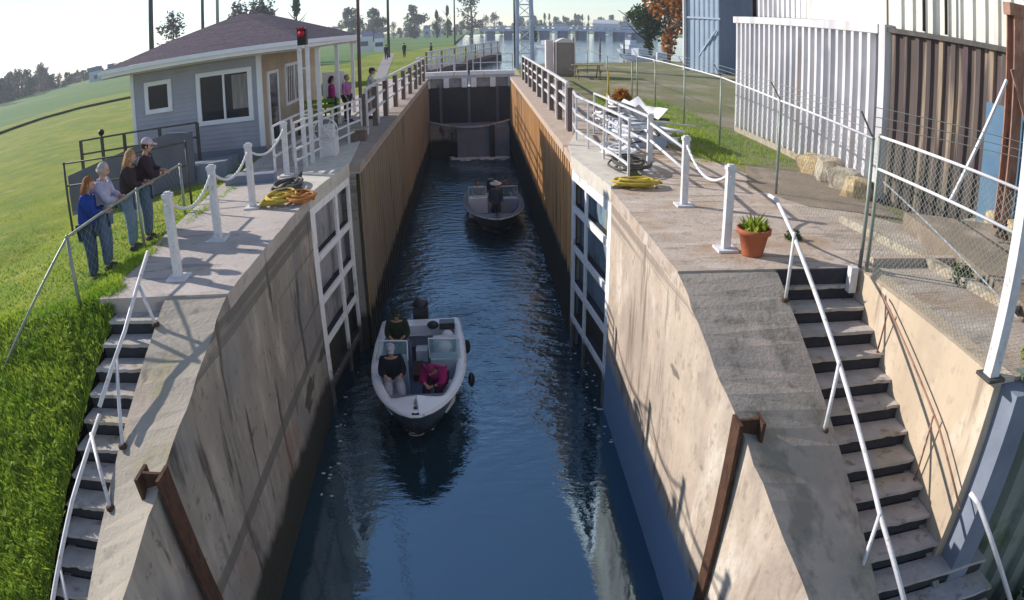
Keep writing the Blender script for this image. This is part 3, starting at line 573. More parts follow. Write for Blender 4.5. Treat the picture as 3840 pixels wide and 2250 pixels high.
# left: low fence the people lean on, and the taller piece behind them
fence('low chain-link fence the group leans on', [(-5.6, 12.6, -.12), (-5.6, 10.6, -.15), (-5.6, 8.15, -.3), (-6.9, 7.42, -1.75), (-8.2, 6.6, -3.2)], [1.05, 1.08, 1.17, 1.0, 1.0], (0,), step=.16, ww=.0022)
fence('dark fence panel closing the ramp behind the woman in blue', [(-8.9, 13.25, -.32), (-7.3, 13.6, -.3), (-5.95, 13.8, -.15)], [1.5, 1.42, 1.35], (0, -.5), 'metal_dark', mesh=False)
# right: long fence with barbed wire in front of the warehouse
fence('tall chain-link fence with barbed wire along the white warehouse', [(6.9, 30, 0), (6.8, 26.5, 0), (6.7, 22.3, 0), (6.5, 18.2, 0), (5.7, 12.5, 0), (5.23, 8.26, 0)], 1.83, (0,), arms=True, step=.14, rm='rope_white', ww=.0028)
fence('low far chain-link fence on the right river bank', [(6.9, 31, 0), (7.1, 38, 0), (7.3, 46, 0), (7.4, 55, 0)], 1.5, (0,), mesh=False)
fence('chain-link fence with two pale rails above the tan retaining wall', [(5.25, 8.1, .01), (5.2, 5.0, .01)], [1.88, 1.93], (0, -.44), arms=False, step=.09, rm='rope_white', ww=.0042)
b = MB(); b.bar((5.3, 8.0, 1.3), (6.75, 6.2, .05), .02, .02); b.build('guy_wire', M['rope_white'], label='thin pale guy wire running from the fence post to the slab', cat='wire')
t = thing('barbed_wires', (6.5, 8, 2), 'barbed wires in front of the rusty column', 'wire')
for k in range(3): b = MB(); b.tube([(5.23, 8.26, 2.0+.13*k), (7.2, 6.6, 2.0+.10*k)], .006, 4); b.build('wire', M['metal_grey'], t)
# lamp post on the corner
t = thing('lamp_post', (5.12, 4.9, 0), 'thick pale square post standing on the corner of the tan wall', 'post')
b = MB(); b.prism([(5.05, 4.83), (5.19, 4.83), (5.19, 4.97), (5.05, 4.97)], .03, 2.6); b.build('shaft', M['white_paint'], t)
b = MB(); b.prism([(4.99, 4.77), (5.25, 4.77), (5.25, 5.03), (4.99, 5.03)], .013, .05); b.build('base_plate', M['metal_dark'], t)
# ================================================================== warehouse on the right
def corr(b, p, q, z0, z1, per=.3, dep=.07, nrm=None):
    p = Vector((*p, 0)); q = Vector((*q, 0)); d = (q-p); L = d.length; d.normalize(); n = Vector(nrm or (-d.y, d.x, 0)).normalized()
    vs = []; u = 0; prof = ((0, 0), (.34, 0), (.5, 1), (.84, 1))
    while u < L:
        for a, o in prof:
            if u+a*per <= L: c = p+d*(u+a*per)+n*(o*dep); vs += [(c.x, c.y, z0), (c.x, c.y, z1)]
        u += per
    return b.add(vs, [(2*i, 2*i+2, 2*i+3, 2*i+1) for i in range(len(vs)//2-1)])
WC = (8.07, 12.29); WD = Vector((.35, -.937)); WN = (-.937, -.35, 0)
WE = (WC[0]+WD.x*7.5, WC[1]+WD.y*7.5)
t = thing('warehouse', (8.07, 12.3, 0), 'white corrugated warehouse behind the fence, its near wall dark and streaked', 'warehouse')
b = MB(); corr(b, (8.05, 21.0), (8.05, 12.45), .18, 3.42, .36, .13, (-1, 0, 0)); b.build('white_siding', M['corr_white'], t)
b = MB(); corr(b, WC, WE, .0, 3.5, .30, .06, WN); b.build('dark_siding', M['corr_dark'], t)
b = MB(); b.prism([(7.93, 12.2), (8.12, 12.15), (8.2, 12.42), (7.93, 12.45)], .05, 3.62); b.build('corner_trim', M['corr_white'], t)
b = MB(); b.box((7.9, 12.45, 3.42), (8.1, 21.05, 3.62)); b.build('eave_trim', M['corr_white'], t)
b = MB(); b.box((8.02, 20.95, .0), (8.3, 21.1, 3.42)); b.build('end_trim', M['corr_white'], t)
b = MB(); b.add([(8.1, 21, 3.6), (8.1, 12.3, 3.6), (8.6, 12.3, 3.7), (8.6, 21, 3.7)], [(0, 1, 2, 3)]); b.bar((WC[0]-.05, WC[1], 3.52), (WE[0]-.05, WE[1], 3.52), .14, .1); b.build('ledge', M['metal_dark'], t)
b = MB(); corr(b, (8.55, 20.9), (8.55, 12.4), 3.62, 11, .36, .08, (-1, 0, 0)); b.build('upper_siding', M['corr_white'], t); b = MB(); corr(b, (8.25, 12.35), (WE[0]+.15, WE[1]+.05), 3.58, 11, .3, .05, WN); b.build('upper_siding', M['corr_cream'], t)
b = MB(); b.prism([(8.35, 12.4), (WE[0]+.3, WE[1]), (30, 5), (30, 20.9), (8.6, 20.9)], 0, 10.9); b.build('body', M['corr_cream'], t)
b = MB()
b.box((8.0, 14.9, -.05), (8.3, 21.0, .18)); b.box((8.0, 12.4, -.05), (8.3, 14.9, .18)); b.build('footing', M['rock_pale'], t)
p0 = Vector((*WC, 0))+Vector((*WD, 0))*2.55+Vector(WN)*.075; p1 = p0+Vector((*WD, 0))*1.15
b = MB(); b.bar(p0+Vector((0, 0, 1.35)), p1+Vector((0, 0, 1.35)), .06, 2.3); b.build('blue_door', M['blue_panel'], t)
# vent pipe and downpipes
for (x, y, za, lab) in ((8.42, 12.75, 3.5, 'hooked'), (8.5, 20.6, 3.5, ''),):
    b = MB()
    if lab: b.tube([(x, y, 9), (x, y, 3.6), (x-.15, y+.02, 3.25), (x-.2, y+.5, 3.22)], .075, 10)
    else: b.tube([(x-.05, y, 9), (x-.05, y, 3.66)], .07, 8)
    b.build('vent_pipe', M['black'], t)
q0 = Vector((*WC, 0))+Vector(WN)*.02
for k in (.95, 1.5): q = q0+Vector((*WD, 0))*k; b = MB(); b.tube([q+Vector((0, 0, 9)), q+Vector((0, 0, 3.6))], .035, 8); b.build('downpipe', M['metal_dark'], t)
# rusty column with braces
b0 = PZ(3735, 940); top = PY(3800, 70, b0.y)
t = thing('steel_column', (b0.x, b0.y, 0), 'rusty steel column with pale diagonal braces before the dark warehouse wall', 'steel column')
b = MB(); b.box((b0.x-.1, b0.y-.12, 0), (b0.x+.16, b0.y-.09, top.z+.1)); b.box((b0.x-.1, b0.y+.09, 0), (b0.x+.16, b0.y+.12, top.z+.1)); b.box((b0.x+.02, b0.y-.09, 0), (b0.x+.05, b0.y+.09, top.z+.1)); b.build('column', M['rust_light'], t)
b = MB(); b.box((b0.x-.18, b0.y-.2, 0), (b0.x+.24, b0.y+.2, .04)); b.build('base_plate', M['rust'], t)
b = MB(); b.bar(PY(3775, 300, b0.y-.1), PY(3560, 760, b0.y-.1), .05, .05); b.build('brace', M['rope_white'], t)
b = MB(); b.bar(PY(3795, 260, b0.y-.16), PY(3850, 470, b0.y-.3), .06, .06); b.build('brace', M['rust_light'], t)
b = MB(); b.bar((b0.x-.2, b0.y, top.z+.15), (b0.x+2.4, b0.y-.3, top.z+.3), .22, .22); b.build('beam', M['rust_light'], t)
# rocks and stone blocks
def rock(x, y, z, r, m_, lab, seed, sq=(1, 1, 1), grp='rubble blocks along the warehouse footing'):
    rnd = random.Random(seed); bm = bmesh.new(); bmesh.ops.create_cube(bm, size=2); bmesh.ops.subdivide_edges(bm, edges=bm.edges[:], cuts=3, use_grid_fill=True)
    for v in bm.verts:
        n_ = noise.noise(v.co*.9+Vector((seed*3.1, 0, 0))); c_ = v.co.copy(); c_ = c_.lerp(c_.normalized()*1.15, .35); c_ *= 1+.28*n_
        v.co = Vector((c_.x*r*sq[0], c_.y*r*sq[1], c_.z*r*sq[2]))
    bmesh.ops.rotate(bm, verts=bm.verts[:], cent=(0, 0, 0), matrix=Matrix.Rotation(rnd.uniform(0, 3), 3, 'Z'))
    me = bpy.data.meshes.new('stone_block'); bm.to_mesh(me); bm.free(); me.materials.append(M[m_])
    o = bpy.data.objects.new('stone_block', me); C.objects.link(o); o.location = (x, y, z); tag(o, lab, 'rock', grp)
rock(7.75, 14.75, .14, .3, 'rock_yellow', 'rounded yellow stone at the left end of the rubble footing', 1, (1, 1.3, .9))
rock(7.7, 14.0, .2, .3, 'rock_pale', 'pale stone right of the yellow one under the white siding', 2, (.9, 1.2, 1))
rock(7.7, 13.2, .18, .32, 'rock_pale', 'pale blocky stone midway along the white siding footing', 3, (1, 1.1, .8))
rock(7.65, 12.5, .14, .3, 'rock_yellow', 'tawny stone nearest the warehouse corner', 4, (1, 1, .8))
rock(9.15, 9.35, .3, .3, 'rock_yellow', 'yellow boulder behind the fence left of the rusty column', 5, (1, 1, 1))
rock(8.75, 9.75, .18, .2, 'rock_pale', 'small pale stone beside the yellow boulder behind the fence', 6, (1, 1, .8))
rock(8.9, 8.55, .3, .3, 'rock_yellow', 'large golden boulder right of the rusty column foot', 7, (1, .8, 1.1))
rock(8.3, 7.6, .25, .26, 'rock_pale', 'pale boulder at the right edge behind the fence', 8, (1, 1, .9))
rock(5.0, 26.3, .1, .16, 'rock_pale', 'small pale stone in the grass behind the fence line', 9)
b = MB(); [b.tube([(8.5+.05*math.sin(i*1.3+k), 8.75-.1*k, .08+.55*i/8), (8.5+.05*math.sin(i*1.3+1.3+k), 8.75-.1*k, .08+.55*(i+1)/8)], .035, 6) for k in (0, 1, 2) for i in range(8)]; b.build('rusty_chain', M['rust'], label='heap of rusty chain hanging by the golden boulder', cat='chain')
# ================================================================== hut on the left
t = thing('lock_house', (-8, 19.3, 0), 'blue grey lock house with low purple-brown hip roof and white windows', 'house')
XW, XE, YS, YN = -10.05, -5.85, 19.32, 26.5
b = MB(); b.prism([(XW, YS), (XE, YS), (XE, YN), (XW, YN)], .12, 2.76)
b.build('wall', M['siding_blue'], t)
b = MB(); [b.box((XW-.012, YS-.018, .2+.13*k), (XE-.09, YS-.002, .2+.13*k+.012)) for k in range(20)]; b.build('clapboard_lines', M['siding_blue'], t)
b = MB(); b.box((XW-.06, YS-.06, -.4), (XE+.02, YN, .119)); b.build('foundation', M['purple_wall'], t)
b = MB(); b.box((XE-.10, YS-.03, .12), (XE+.03, YS+.1, 2.75)); b.build('corner_board', M['trim_white'], t)
b = MB(); b.box((XW-.03, YS-.03, .12), (XW+.08, YS+.08, 2.75)); b.build('corner_board', M['trim_white'], t)
b = MB(); b.box((XE+.002, YS+.12, .0), (XE+.03, YN, 2.75)); b.build('porch_wall', M['tan_inside'], t)
E_, W_, S_, N_, ze = -4.28, -10.5, 18.2, 27.6, 2.9
apx = [(-7.3, 22.2, 4.12), (-7.0, 23.6, 4.12)]
b = MB(); ev = [(W_, S_, ze+.12), (E_, S_, ze+.12), (E_, N_, ze+.12), (W_, N_, ze+.12)]+apx
b.add(ev, [(0, 1, 4), (1, 2, 5, 4), (2, 3, 5), (3, 0, 4, 5)]); b.build('roof', M['roof_shingle'], t)
b = MB(); b.box((W_+.02, S_+.02, ze-.16), (E_-.02, N_-.02, ze-.12)); b.build('soffit', M['soffit'], t)
def ring(x0, y0, x1, y1, z0, z1, w_): 
    b = MB(); b.box((x0, y0, z0), (x1, y0+w_, z1)); b.box((x0, y1-w_, z0), (x1, y1, z1)); b.box((x0, y0+w_, z0), (x0+w_, y1-w_, z1)); b.box((x1-w_, y0+w_, z0), (x1, y1-w_, z1)); return b
ring(W_, S_, E_, N_, ze-.11, ze+.115, .05).build('fascia', M['trim_white'], t)
ring(W_-.09, S_-.09, E_+.09, N_+.09, ze+.0, ze+.10, .085).build('gutter', M['trim_white'], t)
def window(x0, x1, z0, z1, y, split=True):
    f = MB(); o = .13
    f.box((x0-o, y-.07, z1), (x1+o, y-.0, z1+o)); f.box((x0-o, y-.07, z0-o), (x1+o, y, z0)); f.box((x0-o, y-.07, z0), (x0, y, z1)); f.box((x1, y-.07, z0), (x1+o, y, z1))
    if split: f.box(((x0+x1)/2-.03, y-.065, z0), ((x0+x1)/2+.03, y-.001, z1))
    fo = f.build('window', M['trim_white'], t)
    g = MB(); g.box((x0, y-.02, z0), (x1, y-.003, z1)); g.build('pane', M['glass_dark'], fo)
    if split: g = MB(); g.box(((x0+x1)/2+.25, y-.026, z0+.25), (x1-.02, y-.022, z1-.05)); g.build('curtain', M['curtain'], fo)
window(-7.7, -6.22, 1.02, 2.30, YS); window(-9.45, -8.78, 1.58, 2.28, YS, False)
# porch side: door, lattice window, screens
b = MB(); b.box((XE+.032, 20.0, .02), (XE+.07, 20.85, 2.1)); b.build('door', M['glass_dark'], t)
b = MB(); b.box((XE+.032, 19.86, .0), (XE+.09, 19.98, 2.2)); b.box((XE+.032, 20.87, .0), (XE+.09, 20.99, 2.2)); b.box((XE+.032, 19.98, 2.11), (XE+.09, 20.87, 2.2)); b.build('door_frame', M['trim_white'], t)
fo = MB(); fo.box((XE+.032, 21.9, .95), (XE+.08, 24.2, 1.05)); fo.box((XE+.032, 21.9, 2.2), (XE+.08, 24.2, 2.3)); fo.box((XE+.032, 21.9, 1.05), (XE+.08, 22.0, 2.2)); fo.box((XE+.032, 24.1, 1.05), (XE+.08, 24.2, 2.2)); fo.box((XE+.032, 23.0, 1.05), (XE+.078, 23.1, 2.2))
fo = fo.build('window', M['trim_white'], t); g = MB(); g.box((XE+.032, 22.0, 1.05), (XE+.05, 24.1, 2.2)); g.build('pane', M['glass_dark'], fo)
g = MB(); [g.bar((XE+.055, 22.0+.25*k, 1.05), (XE+.055, 22.25+.25*k, 2.2), .02, .05) for k in range(8)]; g.build('lattice', M['toilet_trim'], fo)
for y in (20.6, 23.6, 26.8): b = MB(); b.box((-4.5, y-.06, 0), (-4.38, y+.06, 2.73)); b.build('porch_post', M['trim_white'], t)
b = MB(); b.box((-5.8, 19.4, -.1), (-4.3, 27, .035)); b.build('porch_floor', M['deck_left'], t)
# poster board and bench on the porch
t = thing('notice_board', (-4.9, 25, 0), 'pale blue notice board on the porch left of the woman in magenta', 'board')
b = MB(); b.box((-5.25, 25.0, .75), (-4.45, 25.05, 1.75)); b.build('panel', M['boat_white'], t)
for x in (-5.2, -4.5): b = MB(); b.box((x-.03, 25.051, .03), (x+.03, 25.1, 1.7)); b.build('leg', M['metal_dark'], t)
t = thing('porch_bench', (-4.8, 21.6, 0), 'bright green slatted bench on the porch behind the white railing', 'bench')
for k in range(3): b = MB(); b.box((-5.4, 21.4+.15*k, .45), (-4.1, 21.52+.15*k, .49)); b.build('seat_slat', M['blade'], t)
for k in range(3): b = MB(); b.box((-5.4, 21.9, .6+.17*k), (-4.1, 21.94, .72+.17*k)); b.build('back_slat', M['blade'], t)
for x in (-5.3, -4.2): b = MB(); b.box((x-.04, 21.4, .036), (x+.04, 21.9, .448)); b.box((x-.03, 21.86, .448), (x+.03, 21.898, 1.1)); b.build('leg', M['black'], t)
# access ramp with dark rails
t = thing('access_ramp', (-10, 17.5, 0), 'grey access ramp with dark posts in front of the lock house', 'ramp')
b = MB(); b.prism([(-11.5, 17.25), (-6.3, 17.25), (-6.3, 18.2), (-11.5, 18.2)], [-.9, -.3, -.3, -.9], [-.15, .15, .15, -.15]); b.build('slab', M['purple_wall'], t)
b = MB(); b.add([(-11.4, 17.12, -.75), (-7.2, 17.12, -.3), (-7.2, 17.12, 1.0), (-7.9, 17.12, 1.05), (-11.4, 17.12, .28), (-11.4, 17.24, -.75), (-7.2, 17.24, -.3), (-7.2, 17.24, 1.0), (-7.9, 17.24, 1.05), (-11.4, 17.24, .28)],
    [(0, 1, 2, 3, 4), (9, 8, 7, 6, 5), (0, 5, 6, 1), (1, 6, 7, 2), (2, 7, 8, 3), (3, 8, 9, 4), (4, 9, 5, 0)]); b.build('side_screen', M['ramp_grey'], t)
for x in (-11.4, -10.6, -9.8, -8.6, -7.4): b = MB(); b.box((x-.04, 18.06, .1), (x+.04, 18.14, 1.12)); b.build('post', M['metal_dark'], t)
for z in (1.1, .7): b = MB(); b.bar((-11.4, 18.1, z), (-7.4, 18.1, z+.03), .04, .05); b.build('rail', M['metal_dark'], t)
b = MB(); b.ball((-10.6, 18.1, 1.25), .1, 10, 8); b.tube([(-10.6, 18.1, 1.1), (-10.6, 18.1, 1.2)], .03, 6); b.build('post_lamp', M['black'], label='small black lamp on a ramp post', cat='lamp')
# low step on the left deck
b = MB(); b.box((-5.45, 14.7, .002), (-4.3, 15.0, .20)); b.build('deck_step', M['purple_wall'], label='low dark concrete step on the left deck behind the stanchion', cat='step')
# ================================================================== upper gate at the head of the lock
t = thing('upper_gate', (0, 43, 0), 'closed white upper gate across the head of the lock', 'lock gate')
b = MB(); b.box((-2.9, 43.6, -5), (2.5, 43.9, -.62)); b.build('planking', M['dark_step'], t)
for k in range(3): b = MB(); b.box((-2.0+1.7*k, 43.56, -3.0), (-1.85+1.7*k, 43.6, -.62)); b.build('plank_rib', M['ramp_grey'], t)
for s_, lab in ((-1, 0), (1, 0)):
    x0, x1 = (-2.9, -.28) if s_ < 0 else (-.14, 2.5)
    b = MB(); b.box((x0, 43.3, .13), (x1, 43.9, .36)); b.build('top_beam', M['gate_white'], t)
    b = MB(); b.box((x0, 43.36, -.05), (x1, 43.9, .13)); b.build('lower_beam', M['corr_white'], t)
    b = MB(); b.box((x0, 43.55, -.62), (x1, 43.6, -.05)); b.build('panel', M['gate_panel'], t)
    for f in (.02, .45, .86): xx = x0+(x1-x0)*f; b = MB(); b.box((xx, 43.34, -.63), (xx+.32, 43.58, -.05)); b.build('stile', M['gate_white'], t)
railing('white railing on the left leaf of the upper gate', [(-2.8, 43.6, .36), (-1.9, 43.6, .36), (-1.1, 43.6, .36), (-.3, 43.6, .36)], 1.0, (1.0, .5), pw=.06, rw=.05)
railing('white railing on the right leaf of the upper gate', [(.05, 43.6, .36), (.5, 43.6, .36), (1.5, 43.6, .36), (2.4, 43.6, .36)], 1.0, (1.0, .5), pw=.06, rw=.05)
t = thing('gate_sill', (0, 42, -4), 'pale concrete sill below the upper gate', 'sill')
b = MB(); b.box((-.95, 41.3, -5.2), (2.05, 43.5, -2.82)); b.build('sill_block', M['purple_wall'], t)
b = MB(); b.box((-2.58, 42.3, -5.2), (-.95, 43.5, -2.82)); b.build('recessed_block', M['wall_left'], t)
b = MB(); b.tube([(-2.55+4.7*i/12, 41.5-.9*math.sin(math.pi*i/12)*.6, -2.45-.33*math.sin(math.pi*i/12)) for i in range(13)], .07, 8); b.build('curved_lip', M['gate_panel'], t)
b = MB(); b.box((.9, 41.1, -5.2), (1.2, 41.3, -2.7)); b.build('guide_post', M['dark_step'], t)
rnd = random.Random(3); b = MB()
for i in range(260): x = rnd.uniform(-1.3, 2.0); y = 41.0+rnd.uniform(-.35, .3)*(1 if rnd.random() < .8 else 2.2); r_ = rnd.uniform(.04, .12); b.ball((x, y, WZ+.01), (r_*1.6, r_, .03), 6, 4)
b.build('foam', M['rope_white'], label=None, kind='stuff')

rnd = random.Random(8); b = MB()
for i in range(54):
    x, y = (rnd.gauss(2.35, .16), rnd.uniform(11.2, 15.6)) if i % 3 else (rnd.gauss(-2.9, .15), rnd.uniform(10, 15.5)); r_ = rnd.uniform(.01, .035); b.ball((x, y, WZ+.005), (r_*1.5, r_, .012), 6, 4)
b.build('foam_flecks', M['rope_white'], kind='stuff')
# ================================================================== people
def skin_parts(jobs):
    """jobs: list of (verts, edges, radii). Grows each skeleton with a Skin modifier and returns the joined vertices and faces"""
    V = []; F = []
    for vs, es, rs in jobs:
        me = bpy.data.meshes.new('tmp'); me.from_pydata([tuple(v) for v in vs], es, []); me.update()
        o = bpy.data.objects.new('tmp', me); C.objects.link(o)
        o.modifiers.new('s', 'SKIN'); sv = me.skin_vertices[0].data
        for i, r_ in enumerate(rs): sv[i].radius = (r_, r_) if not isinstance(r_, tuple) else r_; sv[i].use_root = (i == 0)
        o.modifiers['s'].use_smooth_shade = True
        m2 = o.modifiers.new('u', 'SUBSURF'); m2.levels = 1; m2.render_levels = 1
        dg = bpy.context.evaluated_depsgraph_get(); e = o.evaluated_get(dg); m3 = e.to_mesh()
        off = len(V); V += [tuple(v.co) for v in m3.vertices]; F += [tuple(off+i for i in p.vertices) for p in m3.polygons]
        e.to_mesh_clear(); bpy.data.objects.remove(o); bpy.data.meshes.remove(me)
    return V, F
CM = {}
def cloth(col):
    k = tuple(col)
    if k not in CM: CM[k] = mat('cloth_%d' % len(CM), col, tuple(c*.62 for c in col), 7, .85, .7, obj=True, bscale=9)
    return CM[k]
def person(loc, heading, h, lab, J, top, legs, hair=None, hairc=(.1, .06, .03), hat=None, skinm='skin', bulk=1.0, brim=0, cuff=True, long_hair=0, shorts=False, shoe=(.06, .05, .05), cat='person'):
    """J = joints in body space (x right, y forward, z up, unit = body height); missing ones default to standing"""
    D = dict(pel=(0, 0, .53), wai=(0, 0, .61), che=(0, .0, .74), nec=(0, .005, .83), hea=(0, .015, .925),
             shl=(-.10, 0, .80), shr=(.10, 0, .80), ell=(-.125, .0, .63), elr=(.125, 0, .63), wrl=(-.12, .07, .50), wrr=(.12, .07, .50),
             hil=(-.052, 0, .51), hir=(.052, 0, .51), knl=(-.058, .012, .28), knr=(.058, .012, .28), anl=(-.06, -.01, .045), anr=(.06, -.01, .045), tol=(-.066, .09, .015), tor=(.066, .09, .015))
    D.update(J); P = {k: Vector(v)*h for k, v in D.items()}
    t = thing('person', loc, lab, cat, rz=heading)
    r = lambda f: f*h*1.0; W = bulk
    # continuous body
    vs = [P[k] for k in ('pel', 'wai', 'che', 'nec', 'shl', 'ell', 'wrl', 'shr', 'elr', 'wrr', 'hil', 'knl', 'anl', 'hir', 'knr', 'anr', 'tol', 'tor')]
    es = [(0, 1), (1, 2), (2, 3), (2, 4), (4, 5), (5, 6), (2, 7), (7, 8), (8, 9), (0, 10), (10, 11), (11, 12), (0, 13), (13, 14), (14, 15), (12, 16), (15, 17)]
    rs = [r(.07), r(.066), r(.078), r(.032), r(.036), r(.026), r(.017), r(.036), r(.026), r(.017), r(.052), r(.035), r(.022), r(.052), r(.035), r(.022), r(.015), r(.015)]
    jobs = [(vs, es, rs)]
    hands = []
    for s_, el, wr in ((-1, P['ell'], P['wrl']), (1, P['elr'], P['wrr'])):
        d = (wr-el).normalized(); side = d.cross(Vector((0, 0, 1))); side = side.normalized() if side.length > .1 else Vector((1, 0, 0)); dn = d.cross(side).normalized()
        if dn.z > 0: dn = -dn
        palm = wr+d*r(.035); hv = [wr, palm]; he = [(0, 1)]; hr = [r(.015), r(.020)]
        for k in range(4):
            base = palm+side*r(.011)*(k-1.5)+d*r(.012); ln = r((.028, .033, .031, .024)[k])
            hv += [base+d*ln*.55+dn*ln*.15, base+d*ln*.95+dn*ln*.55]; i = len(hv); he += [(1, i-2), (i-2, i-1)]; hr += [r(.0062), r(.005)]
        hv += [wr+side*r(.018)*-s_+d*r(.02), wr+side*r(.03)*-s_+d*r(.042)+dn*r(.01)]; i = len(hv); he += [(0, i-2), (i-2, i-1)]; hr += [r(.007), r(.0055)]
        jobs.append((hv, he, hr))
    V, F = skin_parts(jobs)
    b = MB(); b.add(V, F, True)
    hc = P['hea']; f = (P['hea']-P['nec']).normalized(); tilt = Vector((0, 0, 1)).rotation_difference(f).to_matrix().to_4x4()
    hd = MB(); hd.ball((0, 0, 0), (r(.046), r(.056), r(.064)), 14, 12)
    hd.v = [(x*(1-.25*max(0, -z/r(.064))), y+(.1*r(.05) if z < 0 and y > 0 else 0), z) for x, y, z in hd.v]
    hd.ball((0, r(.057), -r(.008)), (r(.008), r(.013), r(.014)), 6, 5)
    for s_ in (-1, 1): hd.ball((s_*r(.046), -r(.003), -r(.006)), (r(.006), r(.012), r(.016)), 6, 5)
    hd.tube([(0, 0, -r(.03)), (0, -r(.006), -r(.11))], r(.026), 8)
    T = Matrix.Translation(hc) @ tilt; hd.xf(T); b.add(hd.v, hd.f, True)
    def put(bb, nm, m_, par=t):
        me = bpy.data.meshes.new(nm); me.from_pydata(bb.v, [], bb.f); me.update(); me.polygons.foreach_set('use_smooth', [True]*len(bb.f)); me.materials.append(m_)
        o = bpy.data.objects.new(nm, me); C.objects.link(o); o.parent = par; return o
    body = put(b, 'body', M[skinm])
    for s_ in (-1, 1): e = MB(); e.ball((s_*r(.019), r(.050), r(.006)), (r(.008), r(.006), r(.005)), 6, 5); e.xf(T); put(e, 'eye', M['black'])
    e = MB(); e.ball((0, r(.054), -r(.034)), (r(.016), r(.005), r(.004)), 8, 5); e.xf(T); put(e, 'mouth', M['red_lamp'] if False else M['rust_light'])
    # clothing
    lo = lambda a, c_, k: a.lerp(c_, k)
    v2 = [P['pel']+Vector((0, 0, r(.005))), P['wai'], P['che'], lo(P['che'], P['nec'], .72), P['shl'], P['ell'], lo(P['ell'], P['wrl'], .8 if cuff else .12), P['shr'], P['elr'], lo(P['elr'], P['wrr'], .8 if cuff else .12)]
    v2[0] = P['pel']+Vector((0, 0, -r(.035))); V, F = skin_parts([(v2, [(0, 1), (1, 2), (2, 3), (2, 4), (4, 5), (5, 6), (2, 7), (7, 8), (8, 9)], [tuple(q*W for q in z_) if isinstance(z_, tuple) else z_*W for z_ in [(r(.094), r(.078)), (r(.090), r(.074)), (r(.098), r(.078)), r(.05), r(.047), r(.036), r(.028), r(.047), r(.036), r(.028)]])])
    b = MB(); b.add(V, F, True); put(b, 'jacket', cloth(top))
    kk = .35 if shorts else .93
    v3 = [P['pel'], P['hil'], P['knl'] if not shorts else lo(P['hil'], P['knl'], .85), P['hir'], P['knr'] if not shorts else lo(P['hir'], P['knr'], .85)]
    e3 = [(0, 1), (1, 2), (0, 3), (3, 4)]; r3 = [r(.082), r(.066), r(.05), r(.066), r(.05)]
    if not shorts: v3 += [lo(P['knl'], P['anl'], kk), lo(P['knr'], P['anr'], kk)]; e3 += [(2, 5), (4, 6)]; r3 += [r(.036), r(.036)]
    V, F = skin_parts([(v3, e3, [q*min(W, 1.14) for q in r3])]); b = MB(); b.add(V, F, True); put(b, 'trousers' if not shorts else 'shorts', cloth(legs))
    for a, o_ in (('anl', 'tol'), ('anr', 'tor')):
        d = P[o_]-P[a]; b = MB(); b.tube([P[a]-Vector((d.x, d.y, 0))*.25+Vector((0, 0, -r(.018))), P[a]+Vector((0, 0, -r(.005))), lo(P[a], P[o_], .6), P[o_]+d*.12], [r(.022), r(.027), r(.024), r(.014)], 8); put(b, 'shoe', cloth(shoe))
    if hair:
        b = MB(); b.ball((0, -r(.008), r(.014)), (r(.052), r(.058), r(.062)), 14, 10)
        b.v = [(x, (y if y < r(.03) or z > r(.03) else y*.55), z) for x, y, z in b.v]
        if long_hair:
            n = 26; rnd = random.Random(int(h*1000))
            for i in range(n):
                a = math.pi*(.05+.9*i/(n-1))+math.pi; x = math.cos(a)*r(.047); y = math.sin(a)*r(.05)-r(.004)
                L = r(long_hair)*rnd.uniform(.85, 1.1)
                b.tube([(x, y, r(.02)), (x*1.12, y*1.1-r(.006), -L*.4), (x*1.1+rnd.uniform(-1, 1)*r(.008), y*1.05-r(.01), -L)], [r(.014), r(.014), r(.005)], 6)
        b.xf(T); ho = put(b, 'hair', cloth(hairc))
    if hat:
        b = MB(); b.ball((0, -r(.004), r(.03)), (r(.056), r(.064), r(.05)), 14, 10); b.v = [(x, y, max(z, r(.018))) for x, y, z in b.v]
        b.box((-r(.035), r(.04), r(.022)), (r(.035), r(.105), r(.03))); 
        if brim: b.lathe((0, 0, r(.018)), [(r(.05), 0), (r(.13), -r(.012)), (r(.132), -r(.004)), (r(.05), r(.014))], 18)
        b.xf(T); put(b, 'cap', cloth(hat))
    return t
LEAN = dict(wai=(0, .015, .61), che=(0, .035, .74), nec=(0, .05, .825), hea=(0, .075, .915), shl=(-.105, .045, .80), shr=(.105, .045, .80), ell=(-.14, .10, .66), elr=(.14, .10, .66), wrl=(-.07, .21, .645), wrr=(.07, .21, .645))
def at_fence(x, y, z, hd, h, lab, J, *a, **k): return person((x, y, z), R(hd), h, lab, {**LEAN, **J}, *a, **k)
for (fx, fy), z, hd, h, lab, top, legs, k in (
    ((362, 1056), -.33, -70, 1.70, 'woman in bright blue top with reddish hair, nearest the stairs at left fence', (.012, .05, .30), (.05, .09, .17), dict(hairc=(.30, .12, .04), long_hair=.15)),
    ((415, 1012), -.28, -75, 1.78, 'grey-haired person in a pale lavender shirt and pale blue trousers at the fence', (.50, .48, .66), (.12, .18, .32), dict(hairc=(.50, .46, .44), long_hair=.02)),
    ((508, 938), -.24, -75, 1.76, 'woman with long blonde hair, dark jacket and light blue jeans at the fence', (.05, .03, .035), (.20, .30, .44), dict(hairc=(.45, .26, .12), long_hair=.2)),
    ((566, 902), -.22, -70, 1.84, 'man in a white cap and dark jacket leaning on the fence', (.045, .025, .04), (.10, .16, .26), dict(hairc=(.05, .03, .03), hat=(.62, .5, .55)))):
    p = PZ(fx, fy, z); at_fence(p.x, p.y, z, hd, h*1.03, lab, {}, top, legs, hair=1, bulk=1.5 if fx < 370 else 1.34, **k)
def foot(x, y): p = PZ(x, y); return (p.x, p.y, .036)
